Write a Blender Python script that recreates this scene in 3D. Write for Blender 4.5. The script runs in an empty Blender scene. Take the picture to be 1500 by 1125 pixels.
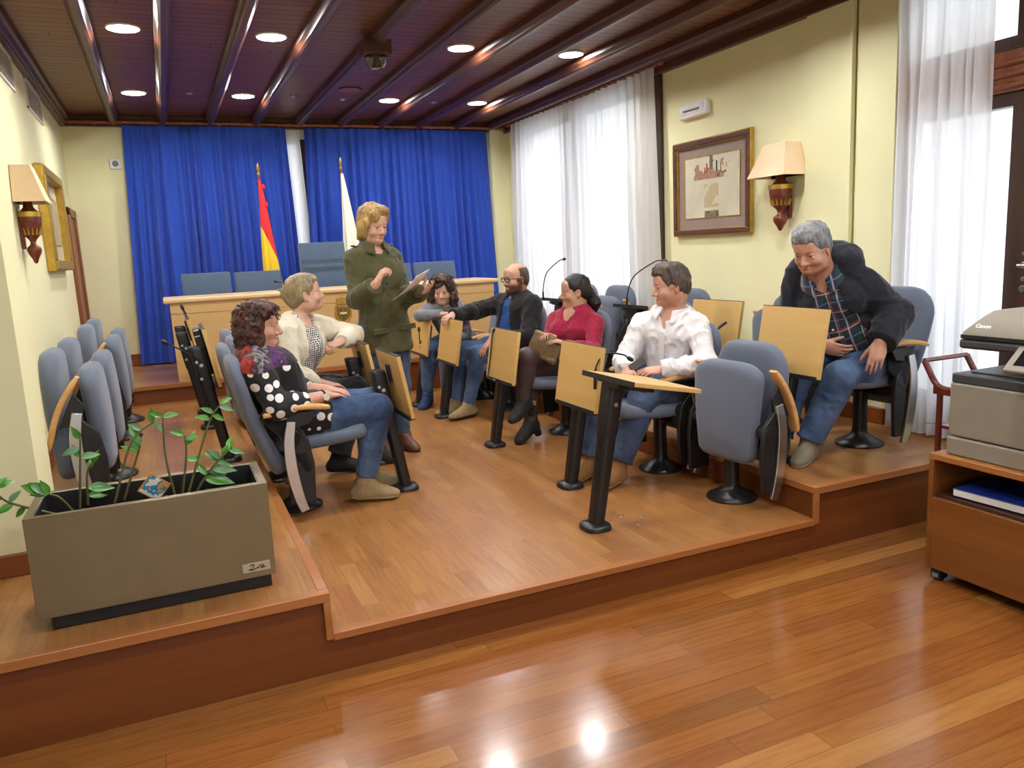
import bpy, bmesh, math, random
import numpy as np
from mathutils import Vector, Matrix, Euler
random.seed(7); np.random.seed(7)
C = bpy.context.scene.collection
PI = math.pi
H1, H2, H3 = .158, .317, .475          # stage floor, side tiers, dais
V = Vector

# ------------------------------------------------------------------ materials
class NT:
    def __init__(s, name):
        s.m = bpy.data.materials.new(name); s.m.use_nodes = True
        s.t = s.m.node_tree
        s.b = s.t.nodes['Principled BSDF']; s.out = s.t.nodes['Material Output']
    def n(s, typ, ins=None, **kw):
        nd = s.t.nodes.new('ShaderNode' + typ)
        for k, v in kw.items(): setattr(nd, k, v)
        for k, v in (ins or {}).items(): s.set(nd, k, v)
        return nd
    def set(s, nd, k, v):
        sk = nd.inputs[k]
        if isinstance(v, bpy.types.NodeSocket): s.t.links.new(v, sk)
        else: sk.default_value = v
    def math(s, op, a, b=0.0, c=None):
        ins = {0: a, 1: b}
        if c is not None: ins[2] = c
        return s.n('Math', ins, operation=op).outputs[0]
    def ramp(s, fac, stops, interp='LINEAR'):
        r = s.n('ValToRGB', {'Fac': fac}); r.color_ramp.interpolation = interp
        e = r.color_ramp.elements
        while len(e) < len(stops): e.new(0.5)
        for i, (p, c) in enumerate(stops):
            e[i].position = p; e[i].color = (*c, 1)
        return r.outputs['Color']
    def mix(s, fac, a, b, blend='MIX'):
        nd = s.n('MixRGB', {'Fac': fac}, blend_type=blend)
        for k, v in (('Color1', a), ('Color2', b)):
            s.set(nd, k, v if isinstance(v, bpy.types.NodeSocket) else (*v, 1))
        return nd.outputs[0]
    def pos(s, kind='Object'):
        return s.n('TexCoord').outputs[kind]
    def sep(s, v):
        return s.n('SeparateXYZ', {0: v}).outputs
    def comb(s, x, y, z):
        return s.n('CombineXYZ', {0: x, 1: y, 2: z}).outputs[0]
    def noise(s, vec, scale, detail=3, rough=.5):
        return s.n('TexNoise', {'Vector': vec, 'Scale': scale, 'Detail': detail, 'Roughness': rough}).outputs['Fac']
    def scale(s, vec, v):
        return s.n('VectorMath', {0: vec, 1: v}, operation='MULTIPLY').outputs[0]
    def bump(s, h, strength=.3, dist=.01):
        s.set(s.b, 'Normal', s.n('Bump', {'Height': h, 'Strength': strength, 'Distance': dist}).outputs[0])
    def P(s, **kw):
        names = dict(col='Base Color', rough='Roughness', metal='Metallic', spec='Specular IOR Level', coat='Coat Weight',
                     crough='Coat Roughness', sheen='Sheen Weight', trans='Transmission Weight', ecol='Emission Color', estr='Emission Strength', sss='Subsurface Weight', alpha='Alpha')
        for k, v in kw.items():
            if isinstance(v, tuple) and len(v) == 3: v = (*v, 1)
            s.set(s.b, names[k], v)
        return s.m

def sr(r, g, b):
    f = lambda c: (c/255/12.92) if c <= 10 else ((c/255+.055)/1.055)**2.4
    return (f(r), f(g), f(b))

def plain(name, col, rough=.5, metal=0, var=.06, nscale=20, spec=.5, bump=0, bscale=200, **kw):
    t = NT(name); p = t.pos()
    f = t.noise(p, nscale)
    c = t.ramp(f, [(.3, tuple(x*(1-var) for x in col)), (.7, tuple(min(1, x*(1+var)) for x in col))])
    t.P(col=c, rough=rough, metal=metal, spec=spec, **kw)
    if bump: t.bump(t.noise(p, bscale, 2), bump, .004)
    return t.m

def planks(name, along, width, length, cols, rough=.25, coat=0., groove=.25, spec=.5, gw=.03, grain=1.0, bump=.15):
    """boards running along world axis `along` ('x' or 'y'), each board its own tone with grain"""
    t = NT(name); x, y, z = t.sep(t.pos())
    u, v = (x, y) if along == 'x' else (y, x)
    row = t.math('FLOOR', t.math('DIVIDE', v, width))
    off = t.n('TexWhiteNoise', {'W': row}, noise_dimensions='1D').outputs['Value']
    uu = t.math('ADD', t.math('DIVIDE', u, length), t.math('MULTIPLY', off, 7.3))
    col = t.math('FLOOR', uu)
    rnd = t.n('TexWhiteNoise', {'Vector': t.comb(row, col, 3.0)}, noise_dimensions='3D').outputs['Value']
    st = [(i/(len(cols)-1), c) for i, c in enumerate(cols)]
    base = t.ramp(rnd, st)
    gv = t.comb(t.math('MULTIPLY', u, 3.0), t.math('MULTIPLY', v, 40.0), t.math('MULTIPLY', rnd, 50.0))
    g1 = t.noise(gv, 1.6, 5, .6)
    g = t.ramp(g1, [(.25, (.62, .58, .55)), (.55, (1, 1, 1)), (.8, (1.12, 1.08, 1.05))])
    c = t.mix(.75*grain, base, g, 'MULTIPLY')
    fv = t.math('FRACT', t.math('DIVIDE', v, width)); fu = t.math('FRACT', uu)
    ev = t.math('MINIMUM', fv, t.math('SUBTRACT', 1.0, fv))
    eu = t.math('MULTIPLY', t.math('MINIMUM', fu, t.math('SUBTRACT', 1.0, fu)), length/width)
    e = t.math('MINIMUM', ev, eu)
    line = t.math('LESS_THAN', e, gw)
    c = t.mix(t.math('MULTIPLY', line, groove), c, (.02, .01, .005))
    t.P(col=c, rough=rough, coat=coat, crough=.12, spec=spec)
    if bump: t.bump(t.math('MULTIPLY', t.math('MINIMUM', e, gw*2), 3.0), bump, .003)
    return t.m

def wood(name, c1, c2, rough=.4, along='z', scale=1.0, coat=0., spec=.5):
    t = NT(name); p = t.pos()
    s = {'x': (1.5, 30, 30), 'y': (30, 1.5, 30), 'z': (30, 30, 1.5)}[along]
    q = t.scale(p, tuple(a*scale for a in s))
    f = t.noise(q, .55, 5, .6)
    w = t.noise(t.scale(p, tuple(a*scale*.2 for a in s)), .8, 3)
    k = t.math('ADD', t.math('MULTIPLY', f, .65), t.math('MULTIPLY', w, .35))
    t.P(col=t.ramp(k, [(.32, c1), (.66, c2)]), rough=rough, coat=coat, crough=.15, spec=spec)
    t.bump(f, .06, .002)
    return t.m

def fabric(name, col, var=.15, scale=350, rough=.95, sheen=.25, bump=.25, crease=0):
    t = NT(name); p = t.pos()
    f = t.noise(p, scale, 2); g = t.noise(p, 6, 3)
    k = t.math('ADD', t.math('MULTIPLY', f, .6), t.math('MULTIPLY', g, .4))
    c = t.ramp(k, [(.3, tuple(x*(1-var) for x in col)), (.7, tuple(x*(1+var) for x in col))])
    t.P(col=c, rough=rough, sheen=sheen, spec=.2)
    if crease:
        w = t.noise(t.scale(p, (17, 17, 10)), 1, 1.5, .45); r = t.math('ABSOLUTE', t.math('SUBTRACT', w, .5))
        b1 = t.n('Bump', {'Height': f, 'Strength': bump, 'Distance': .003})
        t.set(t.b, 'Normal', t.n('Bump', {'Height': t.math('MULTIPLY', r, -1.0), 'Strength': crease, 'Distance': .03, 'Normal': b1.outputs[0]}).outputs[0])
    else: t.bump(f, bump, .003)
    return t.m

# ------------------------------------------------------------------ objects
def link(name, me, m=None, parent=None, smooth=40):
    o = bpy.data.objects.new(name, me); C.objects.link(o)
    if m is not None and not me.materials: me.materials.append(m)
    if smooth is not None and len(me.polygons):
        me.polygons.foreach_set('use_smooth', [True]*len(me.polygons))
        if smooth < 180: me.set_sharp_from_angle(angle=math.radians(smooth))
    if parent is not None: o.parent = parent
    return o
def tag(o, label=None, cat=None, group=None, kind=None):
    if label: o['label'] = label
    if cat: o['category'] = cat
    if group: o['group'] = group
    if kind: o['kind'] = kind
    return o
def thing(name, label, cat, loc=(0, 0, 0), rz=0., group=None):
    o = bpy.data.objects.new(name, None); C.objects.link(o)
    o.empty_display_size = .1; o.location = loc; o.rotation_euler = (0, 0, rz)
    return tag(o, label, cat, group)
def dup(root, loc, rz, label=None, group=None):
    r = root.copy(); C.objects.link(r); r.location = loc; r.rotation_euler = (0, 0, rz)
    if label: r['label'] = label
    if group: r['group'] = group
    for ch in list(root.children):
        c = ch.copy(); C.objects.link(c); c.parent = r
        for g in list(ch.children):
            d = g.copy(); C.objects.link(d); d.parent = c
    return r

class B:
    """collects shapes in one bmesh"""
    def __init__(s): s.bm = bmesh.new()
    def _face(s, vs):
        try: return s.bm.faces.new(vs)
        except ValueError: return None
    def box(s, c, d, rot=None, top=None):
        c = V(c); R = Euler(rot).to_matrix() if rot is not None and not isinstance(rot, Matrix) else (rot or Matrix.Identity(3))
        vs = []
        for sz in (-1, 1):
            k = (top if (top and sz > 0) else (1, 1))
            for sx, sy in ((-1, -1), (1, -1), (1, 1), (-1, 1)):
                vs.append(s.bm.verts.new(c + R @ V((sx*d[0]/2*k[0], sy*d[1]/2*k[1], sz*d[2]/2))))
        for q in ((3, 2, 1, 0), (4, 5, 6, 7), (0, 1, 5, 4), (1, 2, 6, 5), (2, 3, 7, 6), (3, 0, 4, 7)): s._face([vs[i] for i in q])
        return s
    def span(s, a, b):
        a, b = V(a), V(b); return s.box((a+b)/2, [abs(q) for q in (b-a)])
    def loft(s, rings, cap=True, closed=True):
        R = [[s.bm.verts.new(V(p)) for p in r] for r in rings]
        n = len(R[0])
        for i in range(len(R)-1):
            for j in range(n if closed else n-1):
                k = (j+1) % n
                s._face([R[i][j], R[i][k], R[i+1][k], R[i+1][j]])
        if cap and closed:
            s._face(R[0][::-1]); s._face(R[-1])
        return s
    def tube(s, pts, r, seg=10, flat=None, up=None):
        pts = [V(p) for p in pts]; rings = []
        rr = r if isinstance(r, (list, tuple)) else [r]*len(pts)
        ref = V(up) if up is not None else V((0, 0, 1))
        t0 = (pts[1]-pts[0]).normalized()
        if abs(t0.dot(ref)) > .95: ref = V((1, 0, 0)) if up is None else V((0, 1, 0))
        nrm = (ref - t0*ref.dot(t0)).normalized()
        for i, p in enumerate(pts):
            a = pts[max(0, i-1)]; b = pts[min(len(pts)-1, i+1)]
            t = (b-a).normalized()
            nrm = (nrm - t*nrm.dot(t)).normalized(); bi = t.cross(nrm)
            fl = flat or (1, 1)
            rings.append([p + nrm*(math.cos(q)*rr[i]*fl[0]) + bi*(math.sin(q)*rr[i]*fl[1]) for q in [2*PI*j/seg for j in range(seg)]])
        return s.loft(rings)
    def cyl(s, a, b, ra, rb=None, seg=24): return s.tube([a, b], [ra, ra if rb is None else rb], seg)
    def lathe(s, prof, c=(0, 0, 0), seg=28, axis='z', ang=2*PI, sy=1.0):
        c = V(c); rings = []
        for r, z in prof:
            ring = []
            for j in range(seg):
                q = ang*j/seg
                a, b = r*math.cos(q), r*math.sin(q)*sy
                ring.append(c + (V((a, b, z)) if axis == 'z' else V((z, a, b)) if axis == 'x' else V((a, z, b))))
            rings.append(ring)
        return s.loft(rings)
    def ball(s, c, r, seg=16, R=None):
        r = r if isinstance(r, (tuple, list)) else (r, r, r)
        n = seg//2
        prof = [(max(1e-4, math.sin(PI*i/n)), -math.cos(PI*i/n)) for i in range(n+1)]
        rings = []
        for a, z in prof:
            ring = []
            for j in range(seg):
                q = 2*PI*j/seg
                p = V((a*math.cos(q)*r[0], a*math.sin(q)*r[1], z*r[2]))
                ring.append(V(c) + (R @ p if R is not None else p))
            rings.append(ring)
        return s.loft(rings)
    def prism(s, pts, o, ux, uy, depth):
        """outline pts (2-D) in the plane (ux,uy) at o, extruded along ux x uy"""
        o, ux, uy = V(o), V(ux), V(uy); w = ux.cross(uy).normalized()*depth
        a = [s.bm.verts.new(o+ux*p[0]+uy*p[1]) for p in pts]; b = [s.bm.verts.new(o+ux*p[0]+uy*p[1]+w) for p in pts]
        n = len(pts)
        s._face(a[::-1]); s._face(b)
        for i in range(n): s._face([a[i], a[(i+1) % n], b[(i+1) % n], b[i]])
        return s
    def grid(s, fn, nu, nv):
        G = [[s.bm.verts.new(V(fn(i/(nu-1), j/(nv-1)))) for i in range(nu)] for j in range(nv)]
        for j in range(nv-1):
            for i in range(nu-1): s._face([G[j][i], G[j][i+1], G[j+1][i+1], G[j+1][i]])
        return s
    def done(s, name, m=None, parent=None, bevel=0, smooth=35, seg=2, fixn=True):
        if fixn: bmesh.ops.recalc_face_normals(s.bm, faces=s.bm.faces[:])
        me = bpy.data.meshes.new(name); s.bm.to_mesh(me); s.bm.free()
        o = link(name, me, m, parent, smooth)
        if bevel:
            b = o.modifiers.new('bevel', 'BEVEL'); b.width = bevel; b.segments = seg; b.limit_method = 'ANGLE'; b.angle_limit = math.radians(40); b.harden_normals = False
        return o

def rrect(w, h, r, n=5):
    """rounded rectangle outline, centred"""
    pts = []
    for cx, cy, a0 in ((w/2-r, h/2-r, 0), (-w/2+r, h/2-r, PI/2), (-w/2+r, -h/2+r, PI), (w/2-r, -h/2+r, 1.5*PI)):
        for i in range(n+1):
            a = a0+PI/2*i/n; pts.append((cx+r*math.cos(a), cy+r*math.sin(a)))
    return pts
def superring(c, u, v, a, b, n=3.0, seg=28):
    c, u, v = V(c), V(u), V(v); out = []
    for j in range(seg):
        q = 2*PI*j/seg; x, y = math.cos(q), math.sin(q)
        out.append(c + u*(a*math.copysign(abs(x)**(2/n), x)) + v*(b*math.copysign(abs(y)**(2/n), y)))
    return out
def bez(pts, n=12):
    """Catmull-Rom through points"""
    P = [V(p) for p in pts]; P = [P[0]*2-P[1]] + P + [P[-1]*2-P[-2]]; out = []
    for i in range(1, len(P)-2):
        for k in range(n):
            t = k/n; a, b, c, d = P[i-1:i+3]
            out.append(.5*((2*b)+(c-a)*t+(2*a-5*b+4*c-d)*t*t+(3*b-a-3*c+d)*t**3))
    out.append(P[-2]); return out
def text_mesh(s, size, name, m, parent, M4, depth=.001, bold=0):
    cu = bpy.data.curves.new(name, 'FONT'); cu.body = s; cu.size = size; cu.extrude = depth; cu.align_x = 'LEFT'; cu.offset = bold
    o = bpy.data.objects.new(name, cu); C.objects.link(o)
    dg = bpy.context.evaluated_depsgraph_get(); me = bpy.data.meshes.new_from_object(o.evaluated_get(dg))
    bpy.data.objects.remove(o); me.transform(M4)
    me.materials.clear()
    return link(name, me, m, parent, None)
MT = {}
MT['floor'] = planks('parquet_long', 'x', .092, 1.7, [sr(124, 76, 32), sr(146, 92, 40), sr(136, 80, 34), sr(152, 98, 44), sr(142, 86, 38), sr(130, 76, 32), sr(168, 116, 58)], rough=.22, coat=.35, groove=.35, gw=.02)
MT['stage'] = planks('parquet_short', 'y', .07, .46, [sr(152, 102, 56), sr(168, 117, 66), sr(160, 108, 60), sr(172, 124, 72), sr(158, 102, 56)], rough=.30, coat=.15, groove=.2, gw=.018, bump=0)
MT['riser'] = wood('riser_wood', sr(98, 50, 20), sr(124, 68, 30), rough=.35, along='x', scale=.8)
MT['nosing'] = wood('nosing_wood', sr(150, 92, 48), sr(176, 116, 66), rough=.35, along='x')
MT['ceiling'] = planks('ceiling_boards', 'x', .098, 3.5, [sr(104, 62, 42), sr(124, 78, 54), sr(114, 68, 46)], rough=.42, groove=.9, spec=.3, gw=.07)
MT['beam'] = wood('beam_wood', sr(62, 36, 24), sr(92, 54, 36), rough=.36, along='y', spec=.4)
MT['wall'] = plain('painted_plaster', sr(238, 235, 192), .85, var=.02, nscale=3, spec=.2)
MT['base'] = wood('skirting_wood', sr(122, 60, 24), sr(150, 82, 38), rough=.4, along='x')
MT['dwood'] = wood('dark_door_wood', sr(52, 30, 22), sr(78, 46, 32), rough=.4)
MT['doorwood'] = wood('door_wood', sr(110, 56, 30), sr(150, 86, 48), rough=.4)
MT['chair'] = fabric('blue_grey_velour', sr(102, 111, 129), var=.10, scale=500)
MT['deskchair'] = fabric('slate_fabric', sr(82, 100, 124), var=.08, scale=500)
MT['black'] = plain('black_plastic', (.012, .012, .013), .42, var=.2)
MT['blackm'] = plain('black_painted_metal', (.012, .012, .013), .35, var=.2)
MT['chrome'] = plain('brushed_aluminium', (.62, .62, .64), .28, metal=1, var=.05)
MT['armwood'] = wood('beech_arm', sr(196, 146, 84), sr(222, 178, 118), rough=.35, along='x')
MT['panel'] = wood('beech_panel', sr(200, 162, 96), sr(214, 176, 110), rough=.4, along='y', scale=.6)
MT['desk'] = wood('beech_desk', sr(204, 166, 108), sr(216, 180, 124), rough=.4, along='x', scale=.5)
MT['desktop'] = wood('beech_desk_top', sr(216, 182, 134), sr(226, 194, 148), rough=.35, along='x', scale=.5)
MT['curtain'] = fabric('blue_curtain', sr(44, 78, 182), var=.06, scale=150, rough=.8, sheen=.15, bump=.08)
MT['gold'] = plain('gold_leaf', sr(196, 160, 70), .35, metal=.6, var=.15)
MT['brass'] = plain('dark_brass', sr(150, 120, 60), .35, metal=.8, var=.2)
MT['white'] = plain('white_plastic', sr(236, 236, 238), .4, var=.02)
MT['grey'] = plain('grey_plastic', sr(120, 122, 124), .5, var=.04)
MT['steel'] = plain('satin_steel', sr(140, 128, 102), .34, metal=.85, var=.05, nscale=8)
MT['darkgrey'] = plain('dark_grey_plastic', sr(60, 63, 68), .45, var=.05)

def sheer(name, col=(.90, .90, .93), tr=.12):
    t = NT(name)
    p = t.sep(t.pos())
    d = t.n('BsdfDiffuse', {'Color': (*col, 1)}); l = t.n('BsdfTranslucent', {'Color': (*col, 1)})
    w = t.n('MixShader', {0: .55, 1: d.outputs[0], 2: l.outputs[0]})
    x = t.n('BsdfTransparent')
    weave = t.noise(t.comb(t.math('MULTIPLY', p[0], 60.), t.math('MULTIPLY', p[1], 60.), t.math('MULTIPLY', p[2], 2.)), 1.5, 2)
    f = t.math('MULTIPLY_ADD', weave, .1, tr-.05)
    o = t.n('MixShader', {0: f, 1: w.outputs[0], 2: x.outputs[0]})
    t.t.links.new(o.outputs[0], t.out.inputs['Surface'])
    return t.m
MT['sheer'] = sheer('sheer_voile')
MT['sheer2'] = sheer('cotton_lining', (.9, .9, .86), .05)
def glass(name):
    t = NT(name)
    g = t.n('BsdfGlossy', {'Roughness': .02}); x = t.n('BsdfTransparent', {'Color': (.97, .98, .98, 1)})
    o = t.n('MixShader', {0: .06, 1: x.outputs[0], 2: g.outputs[0]})
    t.t.links.new(o.outputs[0], t.out.inputs['Surface'])
    return t.m
MT['glass'] = glass('window_glass')
def emit(name, col, s):
    t = NT(name); t.P(col=(.9, .9, .9), ecol=col, estr=s); return t.m
MT['lamp'] = emit('led_disc', (1, .97, .94), 125)
# ------------------------------------------------------------------ the setting
XL, XR, YB, ZC = -.77, 4.01, 9.13, 3.0
def struct(name, b, m, bevel=0, parent=None, smooth=35):
    o = b.done(name, m, parent, bevel, smooth)
    if parent is None: o['kind'] = 'structure'
    return o
struct('floor', B().span((-3.6, -3.6, -.1), (4.16, 2.72, 0)), MT['floor'])
def platform(n, x0, x1, y0, y1, z):
    if y1 == 7.42: y1 = 7.46
    struct('floor_%s' % n, B().span((x0, y0, z-.022), (x1, y1, z)), MT['stage'])
platform('stage', .406, 2.712, 2.71, 7.42, H1)
platform('tier_left', -.9, .406, 2.71, 7.42, H2)
platform('tier_left_front', -3.6, -.9, 2.71, 3.51, H2)
platform('tier_right', 2.712, 4.05, 2.71, 7.42, H2)
platform('dais', -.9, 4.05, 7.42, 9.2, H3)
k = 1
def trim(b, m, bevel=0):
    global k
    o = struct('trim_%d' % k, b, m, bevel); k += 1; return o
# risers
trim(B().span((-3.6, 2.72, 0), (.406, 2.76, H2-.022)), MT['riser'])
trim(B().span((.406, 2.72, 0), (2.712, 2.76, H1-.022)), MT['riser'])
trim(B().span((2.712, 2.72, 0), (4.01, 2.76, H2-.022)), MT['riser'])
trim(B().span((.372, 2.76, H1-.03), (.406, 7.42, H2-.022)), MT['riser'])
trim(B().span((2.712, 2.76, H1-.03), (2.746, 7.42, H2-.022)), MT['riser'])
trim(B().span((.36, 7.425, H1-.03), (2.75, 7.46, H3-.022)), MT['riser'])
trim(B().span((-.77, 7.425, H2-.03), (.36, 7.46, H3-.022)), MT['riser'])
trim(B().span((2.75, 7.425, H2-.03), (4.01, 7.46, H3-.022)), MT['riser'])
# nosings: flush strips along the step edges
NS = .034
trim(B().span((-3.6, 2.700, H2-NS), (.416, 2.742, H2+.002)), MT['nosing'], .003)
trim(B().span((.416, 2.700, H1-NS*.8), (2.702, 2.742, H1+.002)), MT['nosing'], .003)
trim(B().span((2.702, 2.700, H2-NS), (4.01, 2.742, H2+.002)), MT['nosing'], .003)
trim(B().span((.378, 2.742, H2-NS), (.416, 7.42, H2+.002)), MT['nosing'], .003)
trim(B().span((2.702, 2.742, H2-NS), (2.740, 7.42, H2+.002)), MT['nosing'], .003)
trim(B().span((-.77, 7.405, H3-NS), (4.01, 7.447, H3+.002)), MT['nosing'], .003)
trim(B().span((.39, 2.700, H1-.02), (.416, 2.72, H2-NS)), MT['nosing'], .002)
trim(B().span((2.702, 2.700, H1-.02), (2.728, 2.72, H2-NS)), MT['nosing'], .002)
# walls
struct('wall_left', B().span((-.95, 3.9, 0), (XL, 9.3, ZC)).span((-.95, 3.51, 0), (-.545, 3.86, ZC)).span((-3.6, 3.51, 0), (-.95, 3.7, ZC)), MT['wall'])
struct('wall_far_left', B().span((-3.7, -3.7, 0), (-3.6, 3.7, ZC)), MT['wall'])
W4 = (-2.6, 3.4, .8, 2.75)
struct('wall_rear', B().span((-3.7, -3.75, 0), (W4[0], -3.6, ZC)).span((W4[1], -3.75, 0), (4.2, -3.6, ZC)).span((W4[0], -3.75, 0), (W4[1], -3.6, W4[2])).span((W4[0], -3.75, W4[3]), (W4[1], -3.6, ZC)), MT['wall'])
b = B()
for i in range(5): xx = W4[0]+(W4[1]-W4[0]-.07)*i/4; b.span((xx, -3.72, W4[2]), (xx+.07, -3.65, W4[3]))
for zz in (W4[2], W4[3]-.07): b.span((W4[0], -3.72, zz), (W4[1], -3.65, zz+.07))
struct('added_window_4', b, MT['dwood'], .004)  # unseen window added behind the camera to brighten the front of the room
WX0, WX1, WZ0, WZ1 = 1.2, 1.9, 1.25, 2.8
b = B().span((-.95, YB, 0), (WX0, YB+.15, ZC)).span((WX1, YB, 0), (4.2, YB+.15, ZC)).span((WX0, YB, 0), (WX1, YB+.15, WZ0)).span((WX0, YB, WZ1), (WX1, YB+.15, ZC))
struct('wall_back', b, MT['wall'])
W1 = (6.12, 8.62, .62, 2.86); W2 = (1.5, 3.42, H2, 2.94)
b = B().span((XR, W1[1], 0), (XR+.15, YB+.15, ZC)).span((XR, W1[0], 0), (XR+.15, W1[1], W1[2])).span((XR, W1[0], W1[3]), (XR+.15, W1[1], ZC))
b.span((XR, W2[1], 0), (XR+.15, W1[0], ZC)).span((XR, W2[0], 0), (XR+.15, W2[1], W2[2])).span((XR, W2[0], W2[3]), (XR+.15, W2[1], ZC)).span((XR, -3.7, 0), (XR+.15, W2[0], ZC))
b.span((XR-.035, 3.76, H2), (XR, 4.12, ZC)).span((XR-.035, 3.42, H2), (XR, 3.70, ZC))
struct('wall_right', b, MT['wall'])
struct('wall_column', B().span((XR-.05, 3.73, H2), (XR-.02, 3.76, ZC)).span((3.78, 9.06, H3), (XR, YB, ZC)), MT['wall'])
# ceiling, beams, mouldings
struct('ceiling', B().span((-3.7, -3.7, ZC), (4.2, 9.3, ZC+.1)), MT['ceiling'])
for i in range(-6, 10):
    x = -.285+.4515*i
    if x < XL-.1 or x > 3.9: 
        y1 = 3.5
        if x > 3.9: continue
    else: y1 = YB-.06
    b = B(); prof = [(-.05, .02), (-.05, -.045), (-.034, -.06), (-.03, -.075), (-.016, -.086), (.016, -.086), (.03, -.075), (.034, -.06), (.05, -.045), (.05, .02)]
    b.prism([(p[0], p[1]) for p in prof], (x, y1, ZC), (1, 0, 0), (0, 0, 1), -(y1+3.6) if False else (y1+3.6))
    trim(b, MT['beam'])
def crown(pts):
    trim(pts, MT['beam'], .006)
crown(B().span((XL, 3.55, 2.90), (XL+.05, YB, ZC)).span((XL, 3.55, 2.95), (XL+.1, YB, ZC)))
crown(B().span((XR-.05, 2.0, 2.88), (XR, YB, ZC)).span((XR-.12, 2.0, 2.94), (XR, YB, ZC)))
crown(B().span((XL, YB-.06, 2.90), (XR, YB, ZC)).span((XL, YB-.12, 2.95), (XR, YB, ZC)))
# skirting
def skirt(name, a, c): struct(name, B().span(a, c), MT['base'], .004)
skirt('baseboard_left', (XL, 3.86, H2), (XL+.018, 7.42, H2+.10))
skirt('baseboard_pier', (-3.6, 3.492, H2), (-.545, 3.512, H2+.09))
skirt('baseboard_pier_side', (-.547, 3.492, H2), (-.528, 3.86, H2+.09))
skirt('baseboard_dais_left', (XL, 7.42, H3), (XL+.018, 8.44, H3+.12))
skirt('baseboard_back', (XL, YB-.02, H3), (XR, YB, H3+.12))
skirt('baseboard_right', (XR-.055, 3.42, H2), (XR-.03, 4.12, H2+.10))
skirt('baseboard_right_far', (XR-.02, 4.12, H2), (XR, 7.42, H2+.10))
# door on the left wall of the dais
b = B().span((XL-.005, 8.42, H3), (XL+.035, 8.54, 2.08)).span((XL-.005, 8.42, 2.0), (XL+.035, 9.1, 2.08)).span((XL-.005, 9.03, H3), (XL+.035, 9.12, 2.08))
d = struct('door_1', b, MT['doorwood'], .006)
B().span((XL, 8.54, H3), (XL+.015, 9.03, 2.0)).done('door_leaf', MT['doorwood'], d, .003)
# window 1 (right wall): frame, mullions, glass
def winframe(name, x, y0, y1, z0, z1, muls, rails, fw=.07, m='dwood'):
    b = B(); xa, xb = x+.03, x+.10
    b.span((xa, y0, z0), (xb, y0+fw, z1)).span((xa, y1-fw, z0), (xb, y1, z1)).span((xa, y0, z0), (xb, y1, z0+fw)).span((xa, y0, z1-fw), (xb, y1, z1))
    for ya, yb in muls: b.span((xa-.01, ya, z0), (xb, yb, z1))
    for za, zb in rails: b.span((xa-.012, y0, za), (xb, y1, zb))
    w = struct(name, b, MT[m], .006)
    B().span((x+.06, y0+.02, z0+.02), (x+.066, y1-.02, z1-.02)).done('glass', MT['glass'], w)
    return w
winframe('window_1', XR, *W1, [(7.27, 7.46)], [])
# casing of window 1
struct('window_casing', B().span((XR-.03, 5.78, H2), (XR, 5.88, 2.92)).span((XR-.025, 8.62, H2), (XR, 8.70, 2.90)), MT['dwood'], .005)
# balcony door = window 2
w2 = winframe('window_2', XR, *W2, [(2.44, 2.76), (3.34, 3.42)], [(2.09, 2.16), (2.36, 2.43), (H2, .55)])
B().span((XR, 1.6, 2.16), (XR+.07, 3.40, 2.36)).done('transom_panel', MT['doorwood'], w2)
b = B()
for z in (2.19, 2.245, 2.30): b.tube([(XR, 1.6, z), (XR, 3.40, z)], .016, 10)
b.done('transom_moulding', MT['doorwood'], w2)
b = B()
for z in (1.35, 1.29, 1.22, 1.17): b.cyl((XR+.03, 2.65, z), (XR+.012, 2.65, z), .018 if z in (1.29, 1.17) else .012, seg=16)
b.done('lock_plate', MT['chrome'], w2, .002)
B().tube([(XR+.02, 2.65, 1.29), (XR-.03, 2.65, 1.29), (XR-.032, 2.56, 1.288)], .009, 10).done('handle', MT['chrome'], w2)
# window 3 behind the blue curtains
b = B()
for a, c in (((WX0, YB+.03, WZ0), (WX0+.05, YB+.1, WZ1)), ((WX1-.05, YB+.03, WZ0), (WX1, YB+.1, WZ1)), ((WX0, YB+.03, WZ0), (WX1, YB+.1, WZ0+.05)), ((WX0, YB+.03, WZ1-.05), (WX1, YB+.1, WZ1)), ((1.50, YB+.02, WZ0), (1.64, YB+.11, WZ1))): b.span(a, c)
w3 = struct('window_3', b, MT['dwood'], .004)
B().span((WX0+.02, YB+.06, WZ0+.02), (WX1-.02, YB+.066, WZ1-.02)).done('glass', MT['glass'], w3)

# ------------------------------------------------------------------ curtains
def drape(fn, z0, z1, nu, nv, depth, freq, seed, name, m, normal=(0, 1, 0), parent=None, top_flat=.35):
    """fn(u)->(x,y) base line at top, fn2 at bottom; folds push along `normal`"""
    rnd = random.Random(seed); N = V(normal)
    ph = [rnd.uniform(0, 6.28) for _ in range(6)]
    top, bot = fn
    def f(u, v):
        a = V((*top(u), z1)); c = V((*bot(u), z0)); p = a.lerp(c, v)
        w = u*freq + .35*math.sin(u*9+ph[0]) + .22*math.sin(u*23+ph[1]+v*.6)
        A = depth*(top_flat + (1-top_flat)*min(1, v*2.2))*(.75+.35*math.sin(u*31+ph[2]))
        s = math.sin(2*PI*w + ph[3] + .35*math.sin(v*3+ph[4]+u*14))
        s = math.copysign(abs(s)**.75, s)
        return p + N*(A*s + .012*math.sin(7*u+2.5*v+ph[5]))
    b = B().grid(f, nu, nv)
    return b.done(name, m, parent, 0, 180, fixn=False)
L = lambda a, b: (lambda u: (a[0]+(b[0]-a[0])*u, a[1]+(b[1]-a[1])*u))
yc = 9.0
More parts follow.
